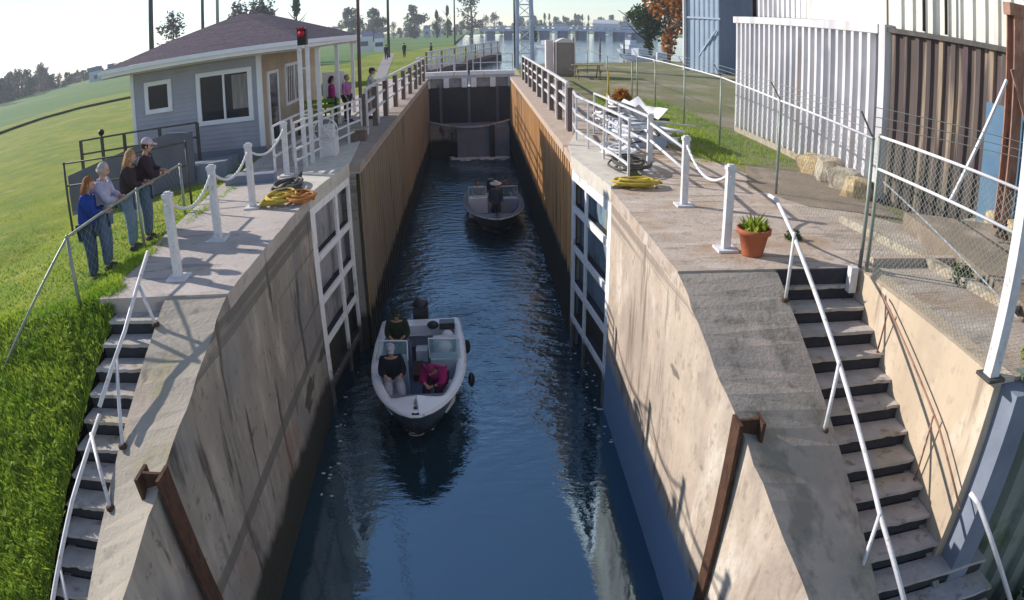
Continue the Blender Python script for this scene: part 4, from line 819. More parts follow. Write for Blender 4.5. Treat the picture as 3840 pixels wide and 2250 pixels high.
person((-4.62, 23.4, .0), R(-70), 1.70, 'woman in a magenta jacket with dark hair on the porch deck', {}, (.42, .02, .20), (.03, .03, .05), hair=1, hairc=(.03, .015, .02), long_hair=.08)
person((-4.25, 24.2, .0), R(-110), 1.66, 'person in a pink and lavender top right of the woman in magenta', {}, (.55, .20, .44), (.05, .04, .06), hair=1, hairc=(.40, .26, .22), cuff=False)
person((-3.55, 24.6, .0), R(-80), 1.82, 'man in a white shirt, cap and pale trousers at the left timber railing', LEAN, (.62, .62, .60), (.42, .38, .33), hair=1, hairc=(.05, .04, .05), hat=(.04, .05, .12))
# ================================================================== boats
def hull(L, Wd, D, n=18, sheer=.12, bow=2.4):
    """rings of half-breadths, stern at y=0, bow at y=L (before turning); returns function for outline"""
    def hb(u): return Wd/2*max(0, 1-max(0, (u-.4)/.6)**bow)**.62 * (.92+.08*min(1, u/.25))
    return hb
def boat(name, loc, rz, L, Wd, D, mh, mi, md, lab, bowp=2.4, fl=.05):
    t = thing(name, loc, lab, 'boat', rz=rz)
    hb = hull(L, Wd, D, bow=bowp); n = 26; us = [i/n for i in range(n+1)]; us[-1] = .996
    sh = lambda u: D*(.82+.22*u**2)
    def put(bb, nm, m_, par=None):
        me = bpy.data.meshes.new(nm); me.from_pydata(bb.v, [], bb.f); me.update(); me.polygons.foreach_set('use_smooth', bb.smooth)
        ms = m_ if isinstance(m_, list) else [m_]
        for q in ms: me.materials.append(q)
        if len(ms) > 1: me.polygons.foreach_set('material_index', bb.mi)
        o = bpy.data.objects.new(nm, me); C.objects.link(o); o.parent = par or t; return o
    # outer hull sections: keel, chine, sheer
    b = MB(); vs = []; K = 5
    for u in us:
        w_ = hb(u); z = sh(u); kz = -.18+.5*D*max(0, (u-.7)/.3)**2
        for s_ in (-1, 1):
            for f in range(K): k = f/(K-1); vs.append((s_*w_*(k**.38 if k else 0)*(.84+.16*k), u*L*(1-.10*(1-k)), kz+(z-kz)*k**1.15))
    fs = []
    for i in range(n):
        for s_ in (0, 1):
            for f in range(K-1):
                a = i*2*K+s_*K+f; q = (a, a+1, a+2*K+1, a+2*K); fs.append(q if s_ else q[::-1])
    b.add(vs, fs, True); b.add([vs[j] for j in range(2*K)], [tuple(range(K))+tuple(range(2*K-1, K-1, -1))]); put(b, 'hull', M[mh])
    # rim (gunwale) and deck ring
    b = MB(); out = [(hb(u), u*L, sh(u)+.012) for u in us]
    rim = .17*Wd/2
    def inner(u):
        return max(0, hb(u)-rim-.02), u*L
    ins = [(max(.0, hb(u)-rim), min(u*L, L*.84), sh(u)+.015) for u in us]
    for s_ in (-1, 1):
        vs = []
        for o_, i_ in zip(out, ins): vs += [(s_*o_[0], o_[1], o_[2]), (s_*(o_[0]+i_[0])/2, (o_[1]+i_[1])/2, o_[2]+.03), (s_*i_[0], i_[1], i_[2]-.01)]
        fs = []
        for i in range(n):
            for k in (0, 1): q = (3*i+k, 3*i+k+1, 3*i+4+k, 3*i+3+k); fs.append(q if s_ < 0 else q[::-1])
        b.add(vs, fs, True)
    put(b, 'gunwale', M[mi])
    wd = max(.0, hb(.84)-rim)+.03; b = MB(); b.add([(-wd, L*.835, sh(.84)+.005), (wd, L*.835, sh(.84)+.005), (wd*.8, L*.93, sh(.93)+.02), (0, L*.985, sh(.98)+.03), (-wd*.8, L*.93, sh(.93)+.02)], [(0, 1, 2, 3, 4)]); put(b, 'foredeck', M[mi])
    b = MB(); b.tube([(-o_[0]-.01, o_[1], o_[2]-.03) for o_ in out]+[(o_[0]+.01, o_[1], o_[2]-.03) for o_ in out[::-1]], .028, 6); put(b, 'rub_rail', M['boat_dark'] if mh == 'boat_white' else M['gate_white'])
    # cockpit floor and inner sides
    b = MB(); vs = []; uu = [u for u in us if u*L < L*.845]
    for u in uu: w_ = max(.02, hb(u)-rim); vs += [(-w_*.5, u*L, .14), (w_*.5, u*L, .14)]
    b.add(vs, [(2*i, 2*i+1, 2*i+3, 2*i+2) for i in range(len(uu)-1)]); put(b, 'floor', M['boat_carpet'])
    b = MB()
    for s_ in (-1, 1):
        vs = []
        for u in uu: w_ = max(.02, hb(u)-rim); vs += [(s_*w_*.5, u*L, .14), (s_*w_*.93, u*L, .14+(sh(u)-.14)*.55), (s_*w_, u*L, sh(u))]
        b.add(vs, [(3*i+k, 3*i+1+k, 3*i+4+k, 3*i+3+k) for i in range(len(uu)-1) for k in (0, 1)], True)
    w_ = hb(uu[-1])-rim; b.add([(-w_*.5, uu[-1]*L, .12), (w_*.5, uu[-1]*L, .12), (w_, uu[-1]*L, sh(.84)), (-w_, uu[-1]*L, sh(.84))], [(0, 1, 2, 3)]); put(b, 'liner', M[md])
    b = MB(); b.box((-Wd/2*.9, .0, .1), (Wd/2*.9, .10, sh(0)-.02)); put(b, 'transom', M[mi])
    return t, put, hb, sh
def motor(put, y, z, s_=1.0, m_='boat_dark'):
    b = MB(); b.box((-.16*s_, y-.45*s_, z), (.16*s_, y-.02, z+.34*s_)); b.ball((0, y-.24*s_, z+.34*s_), (.17*s_, .23*s_, .12*s_), 12, 8); o = put(b, 'outboard_motor', M[m_])
    b = MB(); b.box((-.05*s_, y-.35*s_, z-.9), (.05*s_, y-.15*s_, z)); put(b, 'motor_leg', M[m_], None)
# front white bowrider, stern away from the camera; bow towards the camera
bx, by = -1.39, 15.95
t, put, hb, sh = boat('bowrider_boat', (bx, by, WZ), R(180+2.3), 4.85, 1.95, .96, 'boat_dark', 'boat_white', 'boat_inner', 'white-decked open-bow motor boat nearest the camera carrying people in its bow', 2.3)
motor(put, 0, .7, 1.15)
def bb(*boxes):
    b = MB()
    for a, c_ in boxes: b.box(a, c_)
    return b
put(bb(((-.84, .12, .6), (.84, .5, .86))), 'stern_deck', M['boat_white'])
put(bb(((.22, .5, .12), (.80, 1.15, .5)), ((.22, 1.151, .12), (.8, 1.28, .85))), 'driver_seat', M['vinyl_blue']); put(bb(((-.80, .5, .12), (-.30, 1.0, .5)), ((-.8, 1.001, .12), (-.3, 1.12, .82))), 'passenger_seat', M['boat_white'])
put(bb(((.24, 2.1, .12), (.82, 2.45, .92))), 'helm_console', M['boat_inner']); put(bb(((-.82, 2.1, .12), (-.26, 2.45, .92))), 'side_console', M['boat_inner'])
for x0, x1 in ((.22, .88), (-.88, -.24)):
    b = MB(); b.add([(x0, 2.42, .92), (x1, 2.35, .92), (x1*.95, 2.12, 1.26), (x0, 2.2, 1.26), (x0, 2.436, .926), (x1, 2.366, .926), (x1*.95, 2.136, 1.266), (x0, 2.216, 1.266)], [(0, 1, 2, 3), (7, 6, 5, 4), (0, 4, 5, 1), (2, 6, 7, 3), (1, 5, 6, 2), (3, 7, 4, 0)]); o = put(b, 'windshield', M['plexi'])
    b = MB(); pp = [(x0, 2.43, .92), (x0, 2.21, 1.27), (x1*.95, 2.13, 1.27), (x1, 2.36, .92)]; b.tube(pp, .018, 6); put(b, 'windshield_frame', M['gate_white'], o)
b = MB(); b.tube([(.5+.17*math.cos(a), 1.98-.06*math.sin(a), .95+.16*math.sin(a)) for a in [i*math.pi/10 for i in range(21)]], .014, 6); b.tube([(.5, 1.98, .95), (.5, 2.1, .9)], .02, 6); put(b, 'steering_wheel', M['black'])
b = MB(); b.prism([(-.78, 2.6), (-.38, 2.6), (-.3, 3.75), (-.55, 3.75), (-.72, 3.3)][::-1], .40, .52); put(b, 'bow_cushion', M['boat_white']); b = MB(); b.prism([(.78, 2.6), (.38, 2.6), (.3, 3.75), (.55, 3.75), (.72, 3.3)], .40, .52); put(b, 'bow_cushion', M['boat_white'])
put(bb(((-.3, 3.5, .16), (.3, 3.85, .45))), 'bow_locker', M['boat_white'])
b = MB(); b.tube([(0, 4.3, 1.02), (0, 4.37, 1.08), (0, 4.45, 1.02)], .016, 6); put(b, 'bow_cleat', M['metal_grey'])
b = MB(); b.ball((0, 4.58, 1.02), (.04, .03, .03), 8, 6); put(b, 'bow_light', M['leaf_mid'])
SIT = dict(pel=(0, 0, .30), wai=(0, .0, .38), che=(0, .02, .51), nec=(0, .03, .60), hea=(0, .05, .69), shl=(-.1, .02, .57), shr=(.1, .02, .57), ell=(-.13, .06, .42), elr=(.13, .06, .42), wrl=(-.08, .19, .42), wrr=(.08, .19, .42),
           hil=(-.055, 0, .29), hir=(.055, 0, .29), knl=(-.075, .24, .30), knr=(.075, .24, .30), anl=(-.07, .26, .05), anr=(.07, .26, .05), tol=(-.075, .35, .02), tor=(.075, .35, .02))
HUNCH = {**SIT, 'wai': (0, .04, .37), 'che': (0, .12, .46), 'nec': (0, .19, .50), 'hea': (0, .26, .54), 'shl': (-.1, .16, .49), 'shr': (.1, .16, .49), 'ell': (-.13, .22, .37), 'elr': (.13, .22, .37), 'wrl': (-.05, .3, .36), 'wrr': (.05, .3, .36)}
def onboat(lx, ly, lz, hd, *a, **k):
    c_, s_ = math.cos(R(182.3)), math.sin(R(182.3)); return person((bx+c_*lx-s_*ly, by+s_*lx+c_*ly, WZ+lz), R(182.3+hd), *a, **k)
onboat(.5, 1.0, .22, 0, 1.75, 'driver in dark olive clothing seated behind the windshield of the near white boat', {**SIT}, (.03, .045, .025), (.04, .045, .04), hair=1, hairc=(.02, .025, .015), hat=(.03, .045, .03), bulk=1.35)
onboat(.52, 2.95, .26, 8, 1.76, 'person in a black jacket, pale cap and trousers in the left of the bow', {**SIT}, (.012, .014, .03), (.55, .56, .66), hair=1, hairc=(.02, .02, .03), hat=(.5, .5, .62), bulk=1.25)
onboat(-.42, 2.95, .24, -20, 1.70, 'person in a magenta jacket bent over in the right of the bow', {**HUNCH}, (.40, .015, .16), (.09, .02, .06), hair=1, hairc=(.30, .02, .12), bulk=1.5)
b = MB(); b.ball((-.55, 1.3, .62), (.2, .24, .18), 12, 8); b.ball((-.62, .85, .72), (.16, .14, .16), 10, 8); put(b, 'white_bag', M['boat_white'])
b = MB(); b.box((-.8, .55, .87), (-.45, .8, 1.02)); b.ball((-.3, .7, .95), (.14, .12, .1), 8, 6); put(b, 'dark_bag', M['boat_dark'])
b = MB(); b.box((-.05, 1.2, .16), (.16, 1.9, .3)); put(b, 'dark_mat', M['rust'])
b = MB(); b.box((-.15, .62, .12), (.12, .95, .42)); put(b, 'cooler', M['boat_white'])
for x_, y_ in ((-1.06, 1.2), (-1.08, 2.8), (1.08, 2.2)): b = MB(); b.ball((x_, y_, .6), (.07, .07, .17), 10, 8); put(b, 'fender', M['boat_dark'])
b = MB(); b.tube([(.05+.16*math.cos(i*.5)*(1-.01*i), 4.05+.12*math.sin(i*.5), .15+.004*i) for i in range(40)], .012, 5); put(b, 'mooring_line', M['rope_white'])
# rear dark boat
b2x, b2y = .68, 30.0
t, put, hb, sh = boat('fishing_boat', (b2x, b2y, WZ), R(180+1), 5.3, 2.3, .78, 'boat_dark', 'boat_deck_dark', 'boat_carpet', 'dark-hulled fishing boat with console further back in the chamber', 2.2)
motor(put, 0, .6, 1.1)
put(bb(((-.9, .12, .12), (.9, .6, .55))), 'stern_deck', M['boat_inner'])
put(bb(((.25, 2.0, .12), (1.0, 2.5, .9))), 'console', M['boat_white']); put(bb(((-.95, 2.0, .12), (-.25, 2.4, .82))), 'console', M['steel_blue'])
for x0, x1, mm in ((.3, .98, 'plexi'), (-.92, -.28, 'plexi')):
    b = MB(); b.box((x0, 2.3, .9), (x1, 2.33, 1.3)); o = put(b, 'windshield', M[mm]); b = MB(); b.tube([(x0, 2.34, .85), (x0, 2.34, 1.32), (x1, 2.34, 1.32), (x1, 2.34, .85)], .02, 6); put(b, 'windshield_frame', M['gate_white'], o)
put(bb(((.3, 1.1, .12), (.85, 1.6, .55)), ((.3, 1.0, .55), (.85, 1.1, 1.0))), 'seat', M['boat_inner']); put(bb(((-.5, 3.4, .12), (.5, 4.2, .5))), 'bow_deck', M['vinyl_blue'])
b = MB(); b.tube([(-.05, 4.3, .6), (.0, 4.5, 1.05), (.1, 4.4, 1.1)], .035, 6); put(b, 'trolling_motor', M['black'])
def onboat2(lx, ly, lz, hd, *a, **k): c_, s_ = math.cos(R(181)), math.sin(R(181)); return person((b2x+c_*lx-s_*ly, b2y+s_*lx+c_*ly, WZ+lz), R(181+hd), *a, **k)
onboat2(-.02, 3.7, .14, 0, 1.72, 'person in a white hat standing amidships in the dark fishing boat', {}, (.06, .10, .15), (.06, .07, .12), hair=1, hairc=(.6, .62, .66), hat=(.85, .86, .9), brim=1, bulk=1.2)
onboat2(.6, 1.25, .12, 0, 1.70, 'person in a pale shirt seated at the console of the dark fishing boat', {**SIT}, (.5, .55, .66), (.1, .12, .2), hair=1, hairc=(.1, .08, .07))
onboat2(-.55, 1.0, .12, 0, 1.7, 'person in a dark blue jacket seated on the right of the dark fishing boat', {**SIT}, (.05, .09, .2), (.05, .06, .1), hair=1, hairc=(.06, .05, .05))
# ================================================================== far surroundings
def tree_proto(name, h, cw, ch, m_, seed, nleaf=1300, ls=.3, conic=False, lab='', group='trees along the horizon', trunk_f=.32, blobs=9):
    rnd = random.Random(seed); t = thing(name, (0, 0, 0), lab, 'tree', group)
    b = MB(); b.tube([(0, 0, -.2), (.02*h, 0, h*.3), (-.01*h, .01*h, h*.6), (0, 0, h*.88)], [h*.028, h*.02, h*.012, h*.004], 8)
    for i in range(7):
        a = rnd.uniform(0, 6.28); z = h*rnd.uniform(trunk_f, .7); l = cw*rnd.uniform(.3, .46)
        b.tube([(0, 0, z), (math.cos(a)*l*.5, math.sin(a)*l*.5, z+h*.06), (math.cos(a)*l, math.sin(a)*l, z+h*.15)], [h*.012, h*.007, h*.003], 5)
    b.build('trunk', M['bark'], t)
    cs = []
    for i in range(blobs):
        z = rnd.uniform(trunk_f, .92); w_ = (1-z)*1.15 if conic else math.sin(math.pi*min(1, max(.08, (z-trunk_f+.12)/(1.1-trunk_f))))
        a = rnd.uniform(0, 6.28); rr = cw*.33*w_*rnd.uniform(.2, 1); cs.append((math.cos(a)*rr, math.sin(a)*rr, h*z, cw*.25*max(.3, w_)*rnd.uniform(.6, 1.1), h*.13*rnd.uniform(.7, 1.2)))
    b = MB()
    for i in range(nleaf):
        c = cs[rnd.randrange(len(cs))]
        d = Vector((rnd.gauss(0, 1), rnd.gauss(0, 1), rnd.gauss(0, 1))).normalized()*(rnd.random()**.4)*1.12
        p = Vector((c[0]+d.x*c[3], c[1]+d.y*c[3], c[2]+d.z*c[4])); s = ls*rnd.uniform(.5, 1.3)
        u = Vector((rnd.gauss(0, 1), rnd.gauss(0, 1), rnd.gauss(0, .6))).normalized(); v = u.cross(Vector((rnd.gauss(0, 1), rnd.gauss(0, 1), rnd.gauss(0, 1)))).normalized()
        b.add([p-u*s*.6, p+v*s*.4, p+u*s*.6, p-v*s*.4], [(0, 1, 2, 3)])
    b.build('crown', M[m_], t); return t
def dirpos(px, dist, z=0):                                    # a spot on the ground in the direction of column px of the photograph's horizon
    d = ray(px, 200); a = math.atan2(d[0], d[1]); return (math.sin(a)*dist, math.cos(a)*dist, z)
A_ = tree_proto('broadleaf_tree', 11, 10, 8, 'leaf_grey', 1, ls=.75, lab='x', trunk_f=.10, nleaf=1700, blobs=14); B_ = tree_proto('bare_tree', 12, 8, 9, 'leaf_brown', 2, nleaf=900, ls=.55, lab='x', blobs=14, trunk_f=.16); D_ = tree_proto('conifer_tree', 12, 5, 10, 'leaf_dark', 3, ls=.55, conic=True, lab='x', trunk_f=.1, nleaf=1200)
protos = {'a': A_, 'b': B_, 'd': D_}; used = set()
def plant(k, px, dist, sc, lab, z=-.6, rz=0):
    o = protos[k]; loc = dirpos(px, dist, z)
    if k not in used: used.add(k); o.location = loc; o.scale = (sc,)*3; o.rotation_euler = (0, 0, rz); o['label'] = lab; return o
    return copy_thing(o, loc, rz, lab, scale=sc)
rnd = random.Random(11)
for i in range(56):
    px = -60+i*9.7+rnd.uniform(-7, 7); k = 'b' if rnd.random() < .45 else 'a'; dist = 215+rnd.uniform(-15, 25)+i*1.5
    plant(k, px, dist, rnd.uniform(.55, 1.0)*(1.0 if i < 26 else .6), 'tree in the hazy tree line left of the lock house', -.6, rnd.uniform(0, 6))
for i in range(30):
    px = 1080+i*30+rnd.uniform(-12, 12); k = 'a' if rnd.random() < .7 else 'b'
    plant(k, px, 330+rnd.uniform(-20, 50), rnd.uniform(.5, .9), 'distant tree on the horizon above the lock chamber', -.3, rnd.uniform(0, 6))
for i in range(26):
    px = 1990+i*20+rnd.uniform(-10, 10); plant('a' if rnd.random() < .8 else 'd', px, 430+rnd.uniform(-20, 30), rnd.uniform(.7, 1.1), 'distant tree behind the river bridge', -.3, rnd.uniform(0, 6))
plant('a', 1320, 260, 1.25, 'round grey-green tree above the hut porch roof', .2); plant('a', 1405, 270, 1.2, 'second round tree right of the hut roof', .2, 2)
plant('a', 1555, 280, 1.25, 'broad tree behind the pale farm buildings', .2, 1); plant('d', 1640, 250, .85, 'left of two dark conifers on the horizon', 0); plant('d', 1680, 250, .98, 'right and taller of two dark conifers on the horizon', 0, 2)
plant('b', 1770, 240, 1.55, 'large bare reddish tree left of the mast', 0, 1); plant('d', 1995, 130, .55, 'small dark conifer beside the lattice mast', 0, 1)
for px, lab in ((905, 'small bare tree above the ridge of the hut roof'), (960, 'second small bare tree above the hut roof ridge'), (1000, 'third small bare tree above the hut roof ridge'), (655, 'small bare tree above the left slope of the hut roof'), (1115, 'small conifer above the right slope of the hut roof')):
    plant('b' if 'bare' in lab else 'd', px, 120, .95, lab, -.3, px)
# right: dark green tree and orange maple beside the blue shed
G_ = tree_proto('dark_green_tree', 12, 8, 9, 'leaf_dark', 5, nleaf=2600, ls=.42, lab='tall dark green tree left of the orange maple', group=None, trunk_f=.15); p = PY(2405, 100, 80); G_.location = (p.x+.5, 80, 0)
O_ = tree_proto('maple_tree', 11, 10, 9, 'leaf_orange', 6, nleaf=2800, ls=.42, lab='orange autumn maple between the green tree and the blue shed', group=None, trunk_f=.2); p = PY(2495, 100, 76); O_.location = (p.x+.3, 76, -.6)
# blue-grey tall shed
t = thing('tall_shed', (17, 52, 0), 'tall blue-grey metal shed beyond the fence, with diagonal braces', 'shed')
x0, y0 = 15.9, 53.0; x1, y1 = 22.6, 50.0
w1 = PZ(2570, 262, 0); w2 = PZ(2698, 278, 0)
b = MB(); corr(b, (w1.x, w1.y), (w2.x, w2.y), 0, 12, .5, .05, (-.5, -.8, 0)); b.build('siding', M['shed_blue'], t)
b = MB(); b.prism([(w1.x, w1.y+.1), (w2.x, w2.y+.1), (w2.x+7, w2.y+9), (w1.x+7, w1.y+9)], 0, 12.1); b.build('body', M['far_dark'], t)
b = MB(); b.bar((w1.x, w1.y-.15, 5.6), (w1.x*.4+w2.x*.6, w1.y*.4+w2.y*.6-.15, 9.5), .1, .14); b.build('brace', M['metal_dark'], t)
b = MB(); b.bar((w1.x*.6+w2.x*.4, w1.y-1.2, 1.2), (w2.x*.85+w1.x*.15, w2.y+.1, 3.3), .1, .1); b.build('brace', M['steel_blue'], t)
b = MB(); b.bar((w1.x-.05, w1.y-.12, 4.2), (w2.x, w2.y-.12, 4.2), .08, .14); b.build('rail', M['steel_blue'], t)
b = MB(); b.bar((w1.x-.1, w1.y-.1, 0), (w1.x-.1, w1.y-.1, 12), .22, .22); b.build('corner_post', M['rope_white'], t)
# portable toilet
p0 = PZ(2085, 285); X0, Y0 = p0.x, p0.y
t = thing('portable_toilet', (X0, Y0, 0), 'brown-grey portable toilet with pale rounded roof beside the chamber railing', 'portable toilet')
b = MB(); b.box((X0, Y0, .05), (X0+1.15, Y0+1.15, 2.05)); b.build('cabin', M['toilet'], t)
b = MB(); b.add([(X0-.04+1.23*(i/10), Y0+j*1.2-.03, 2.06+.28*math.sin(math.pi*i/10)) for j in (0, 1) for i in range(11)], [(i, i+1, i+12, i+11) for i in range(10)]+[tuple(range(11))[::-1], tuple(range(11, 22)), (0, 11, 21, 10)]); b.build('roof', M['toilet_trim'], t)
b = MB(); b.box((X0+.14, Y0-.03, .12), (X0+1.0, Y0-.002, 1.98)); b.build('door', M['toilet'], t)
for xx in (X0-.02, X0+1.1): b = MB(); b.box((xx, Y0-.04, .0), (xx+.07, Y0+.0, 2.1)); b.build('corner_trim', M['toilet_trim'], t)
b = MB(); b.box((X0-.55, Y0+.3, 0), (X0-.12, Y0+1.0, 2.2)); b.build('utility_cabinet', M['toilet_trim'], label='pale narrow cabinet standing left of the portable toilet', cat='cabinet')
# lattice mast with bumpers
p = PZ(1972, 258); X0, Y0 = p.x, p.y+1
t = thing('lattice_mast', (X0, Y0, 0), 'pale blue lattice mast standing by the upper gate', 'mast')
b = MB()
for sx in (-.55, .55):
    for sy in (-.55, .55): b.bar((X0+sx, Y0+sy, 0), (X0+sx*.8, Y0+sy*.8, 8.5), .22, .22)
b.build('leg_frame', M['steel_blue'], t)
for k in range(9):
    b = MB(); z = .2+.9*k; s_ = .55*(1-.2*z/8.5); b.bar((X0-s_, Y0-s_, z), (X0+s_, Y0-s_, z+.9), .13, .05); b.bar((X0+s_, Y0-s_, z), (X0-s_, Y0-s_, z+.9), .13, .05); b.bar((X0-s_, Y0-s_, z), (X0+s_, Y0-s_, z), .14, .1); b.build('brace', M['rope_white'], t)
b = MB(); b.box((X0-.5, Y0-.4, 5.2), (X0+.5, Y0+.4, 7.0)); b.build('control_cabin', M['steel_blue'], t)
b = MB(); b.ball((X0+1.0, Y0, 6.2), (.75, .5, .9), 10, 8); b.build('dark_drum', M['far_dark'], t)
b = MB(); b.tube([(X0-.7, Y0, 0), (X0-.7, Y0, 10)], .06, 6); b.build('aerial', M['metal_dark'], t)
# timber pier / guide wall above the upper gate
t = thing('timber_pier', (-2, 60, 0), 'long dark timber pier with white railing posts above the upper gate', 'pier')
pa, pb_ = Vector((-3.6, 48, .05)), Vector((2.4, 80, .05))
b = MB(); b.bar(pa, pb_, 1.6, .3); b.build('deck', M['timber'], t)
d = (pb_-pa)
for i in range(28): q = pa+d*(i/27)+Vector((.7, 0, 0)); b = MB(); b.bar(q-Vector((0, 0, 1.2)), q+Vector((0, 0, -.15)), .28, .28); b.build('piling', M['timber'], t)
t2 = thing('railing', tuple(pa), 'white railing with many posts running along the timber pier', 'railing')
for i in range(30): q = pa+d*(i/29)+Vector((.6, 0, .15)); b = MB(); b.bar(q, q+Vector((0, 0, 1.3)), .14, .14); b.build('post', M['rope_white'] if i % 4 else M['rust_light'], t2)
for z in (1.42, .85): b = MB(); b.bar(pa+Vector((.6, 0, z)), pb_+Vector((.6, 0, z)), .1, .1); b.build('rail', M['rope_white'], t2)
railing('white railing returning from the pier end to the upper gate', [(-3.6, 47, 0), (-3.6, 50, 0), (-2.4, 50, 0), (-1.2, 50, 0)], 1.1, (1.1, .6), pw=.1, rw=.07)
b = MB(); b.prism([(-3.2, 45), (-12, 45), (-14, 100), (-3, 130), (1.5, 82)], -1.5, -.02); b.build('upper_bank', M['lawn'], kind='structure')
b = MB(); b.prism([(-5.5, 46), (-6.3, 46), (-12, 100), (-10.6, 100)], -.019, .0); b.build('path', M['gravel'], kind='structure')
for i, (x, y, h) in enumerate(((-9.2, 78, 1.7), (-7.6, 82, 1.7), (-3.9, 70, 1.75))):
    person((x, y, 0), R(40*i), h, ('distant walker in dark clothes on the grass bank, left of three', 'distant walker in dark clothes on the grass bank, middle of three', 'distant walker in black beside the timber pier')[i], {}, (.03, .035, .05), (.03, .03, .05), hair=1, hairc=(.03, .02, .02))
# low dark fence and gravel path across the lawn, at the foot of the far bank
b = MB(); pts = [PZ(-40, 520, -.98), PZ(0, 503, -.98), PZ(150, 450, -.98), PZ(300, 408, -.98), PZ(490, 368, -.98)]
for i in range(4): b.bar(pts[i]+Vector((0, 0, -.5)), pts[i+1]+Vector((0, 0, -.5)), .25, 1.5)
b.build('low_hedge', M['leaf_dark'], label='low dark hedge line along the foot of the green bank', cat='hedge')
b = MB()
for i in range(4): a, c = pts[i]+Vector((-1.5, 2.5, .02)), pts[i+1]+Vector((-1.5, 2.5, .02)); b.bar(a, c, 1.6, .06)
b.build('bank_path', M['gravel'], kind='structure')
# harbour sheds and boats left of the chamber, farm buildings
def far_box(px0, px1, dist, h, m_, lab, roof=None, name='far_building', z=-.3, cat='building'):
    a = dirpos(px0, dist, z); c = dirpos(px1, dist, z); t = thing(name, a, lab, cat, None)
    u = (Vector(c)-Vector(a)); n = Vector((-u.y, u.x, 0)).normalized()*max(4, u.length*.4)
    P4 = [Vector(a), Vector(c), Vector(c)+n, Vector(a)+n]
    b = MB(); b.prism([(q.x, q.y) for q in P4], z, z+h); b.build('wall', M[m_], t)
    b = MB(); e = .4; ax = (P4[0]+P4[3])/2; bx_ = (P4[1]+P4[2])/2; rh = h*.35
    b.add([P4[0]+Vector((0, 0, h)), P4[1]+Vector((0, 0, h)), P4[2]+Vector((0, 0, h)), P4[3]+Vector((0, 0, h)), ax+Vector((0, 0, h+rh)), bx_+Vector((0, 0, h+rh))], [(0, 1, 5, 4), (2, 3, 4, 5), (0, 4, 3), (1, 2, 5)]); b.build('roof', M[roof or 'far_dark'], t)
    k = max(1, int(u.length/4)); 
    for i in range(min(k, 8)):
        q = Vector(a)+u*((i+.5)/min(k, 8))-n.normalized()*.05; b = MB(); b.bar(q-u.normalized()*.6+Vector((0, 0, h*.55)), q+u.normalized()*.6+Vector((0, 0, h*.55)), .06, h*.3); b.build('window', M['far_dark'], t)
far_box(1335, 1400, 118, 2.6, 'rope_white', 'white harbour shed with dark roof right of the porch', z=0); far_box(1405, 1440, 112, 2.2, 'boat_white', 'small white shed beside the harbour shed', z=0)
for i, px in enumerate((1545, 1590, 1630)): far_box(px, px+26, 300, 4, 'far_building', ('pale farm building behind the conifers, left', 'pale farm building behind the conifers, middle', 'pale farm building behind the conifers, right')[i])
far_box(1240, 1300, 260, 3.5, 'rope_white', 'white house just above the hut roof'); far_box(330, 380, 215, 4, 'far_building', 'pale barn in the tree line on the left', z=-.4); far_box(400, 428, 225, 4, 'rope_white', 'white barn beside the pale barn on the left', z=-.4)
far_box(2225, 2320, 390, 6, 'far_building', 'long pale block of flats beyond the river bridge', 'rope_white'); far_box(2080, 2130, 390, 4, 'far_building', 'low pale building beyond the bridge, left'); far_box(2330, 2400, 370, 5, 'far_dark', 'dark roofed building beyond the bridge, right')
# river bridge
t = thing('river_bridge', (60, 230, 0), 'long low pale bridge across the river beyond the lock', 'bridge')
ba = Vector(dirpos(1820, 235, 0)); bb_ = Vector(dirpos(2440, 225, 0)); d = bb_-ba
b = MB(); b.bar(ba+Vector((0, 0, 2.3)), bb_+Vector((0, 0, 2.3)), 8, .8); b.build('deck', M['steel_blue'], t)
b = MB(); b.bar(ba+Vector((0, -4, 3.3)), bb_+Vector((0, -4, 3.3)), .2, .5); b.build('parapet', M['far_building'], t)
for i in range(9):
    q = ba+d*((i+.3)/9); b = MB(); b.bar(q+Vector((0, 0, -1.5)), q+Vector((0, 0, 1.9)), 2.4, 7); b.build('bridge_pier', M['far_dark'], t)
# moored boats by the right bank
for i, (px, py, s_) in enumerate(((2395, 190, 1.0), (2430, 205, .8), (2455, 232, .9), (2475, 243, .8), (2015, 180, .8))):
    p = PZ(px, py, -.5); q, put, _, _ = boat('moored_boat', (p.x, p.y, -.55), R(20+50*i), 5.5*s_, 2*s_, .9*s_, 'boat_white', 'boat_white', 'boat_inner', ('small white boat moored farthest up the right bank', 'second white boat along the right bank', 'white boat moored nearest the picnic table shore', 'last white boat before the blue shed', 'white boat seen just right of the lattice mast')[i])
    b = MB(); b.box((-.6*s_, 1.6*s_, .6), (.6*s_, 3.2*s_, 1.7*s_)); put(b, 'cabin', M['far_building'])
for i, px in enumerate((2150, 2250, 2340)):
    d = dirpos(px, 95, -.5); pole(d[0], d[1], -.8, 1.6, .12, 'timber', ('mooring pile in the river, left of three', 'mooring pile in the river, middle of three', 'mooring pile in the river, right of three')[i], 'mooring_pile', 'mooring pile')
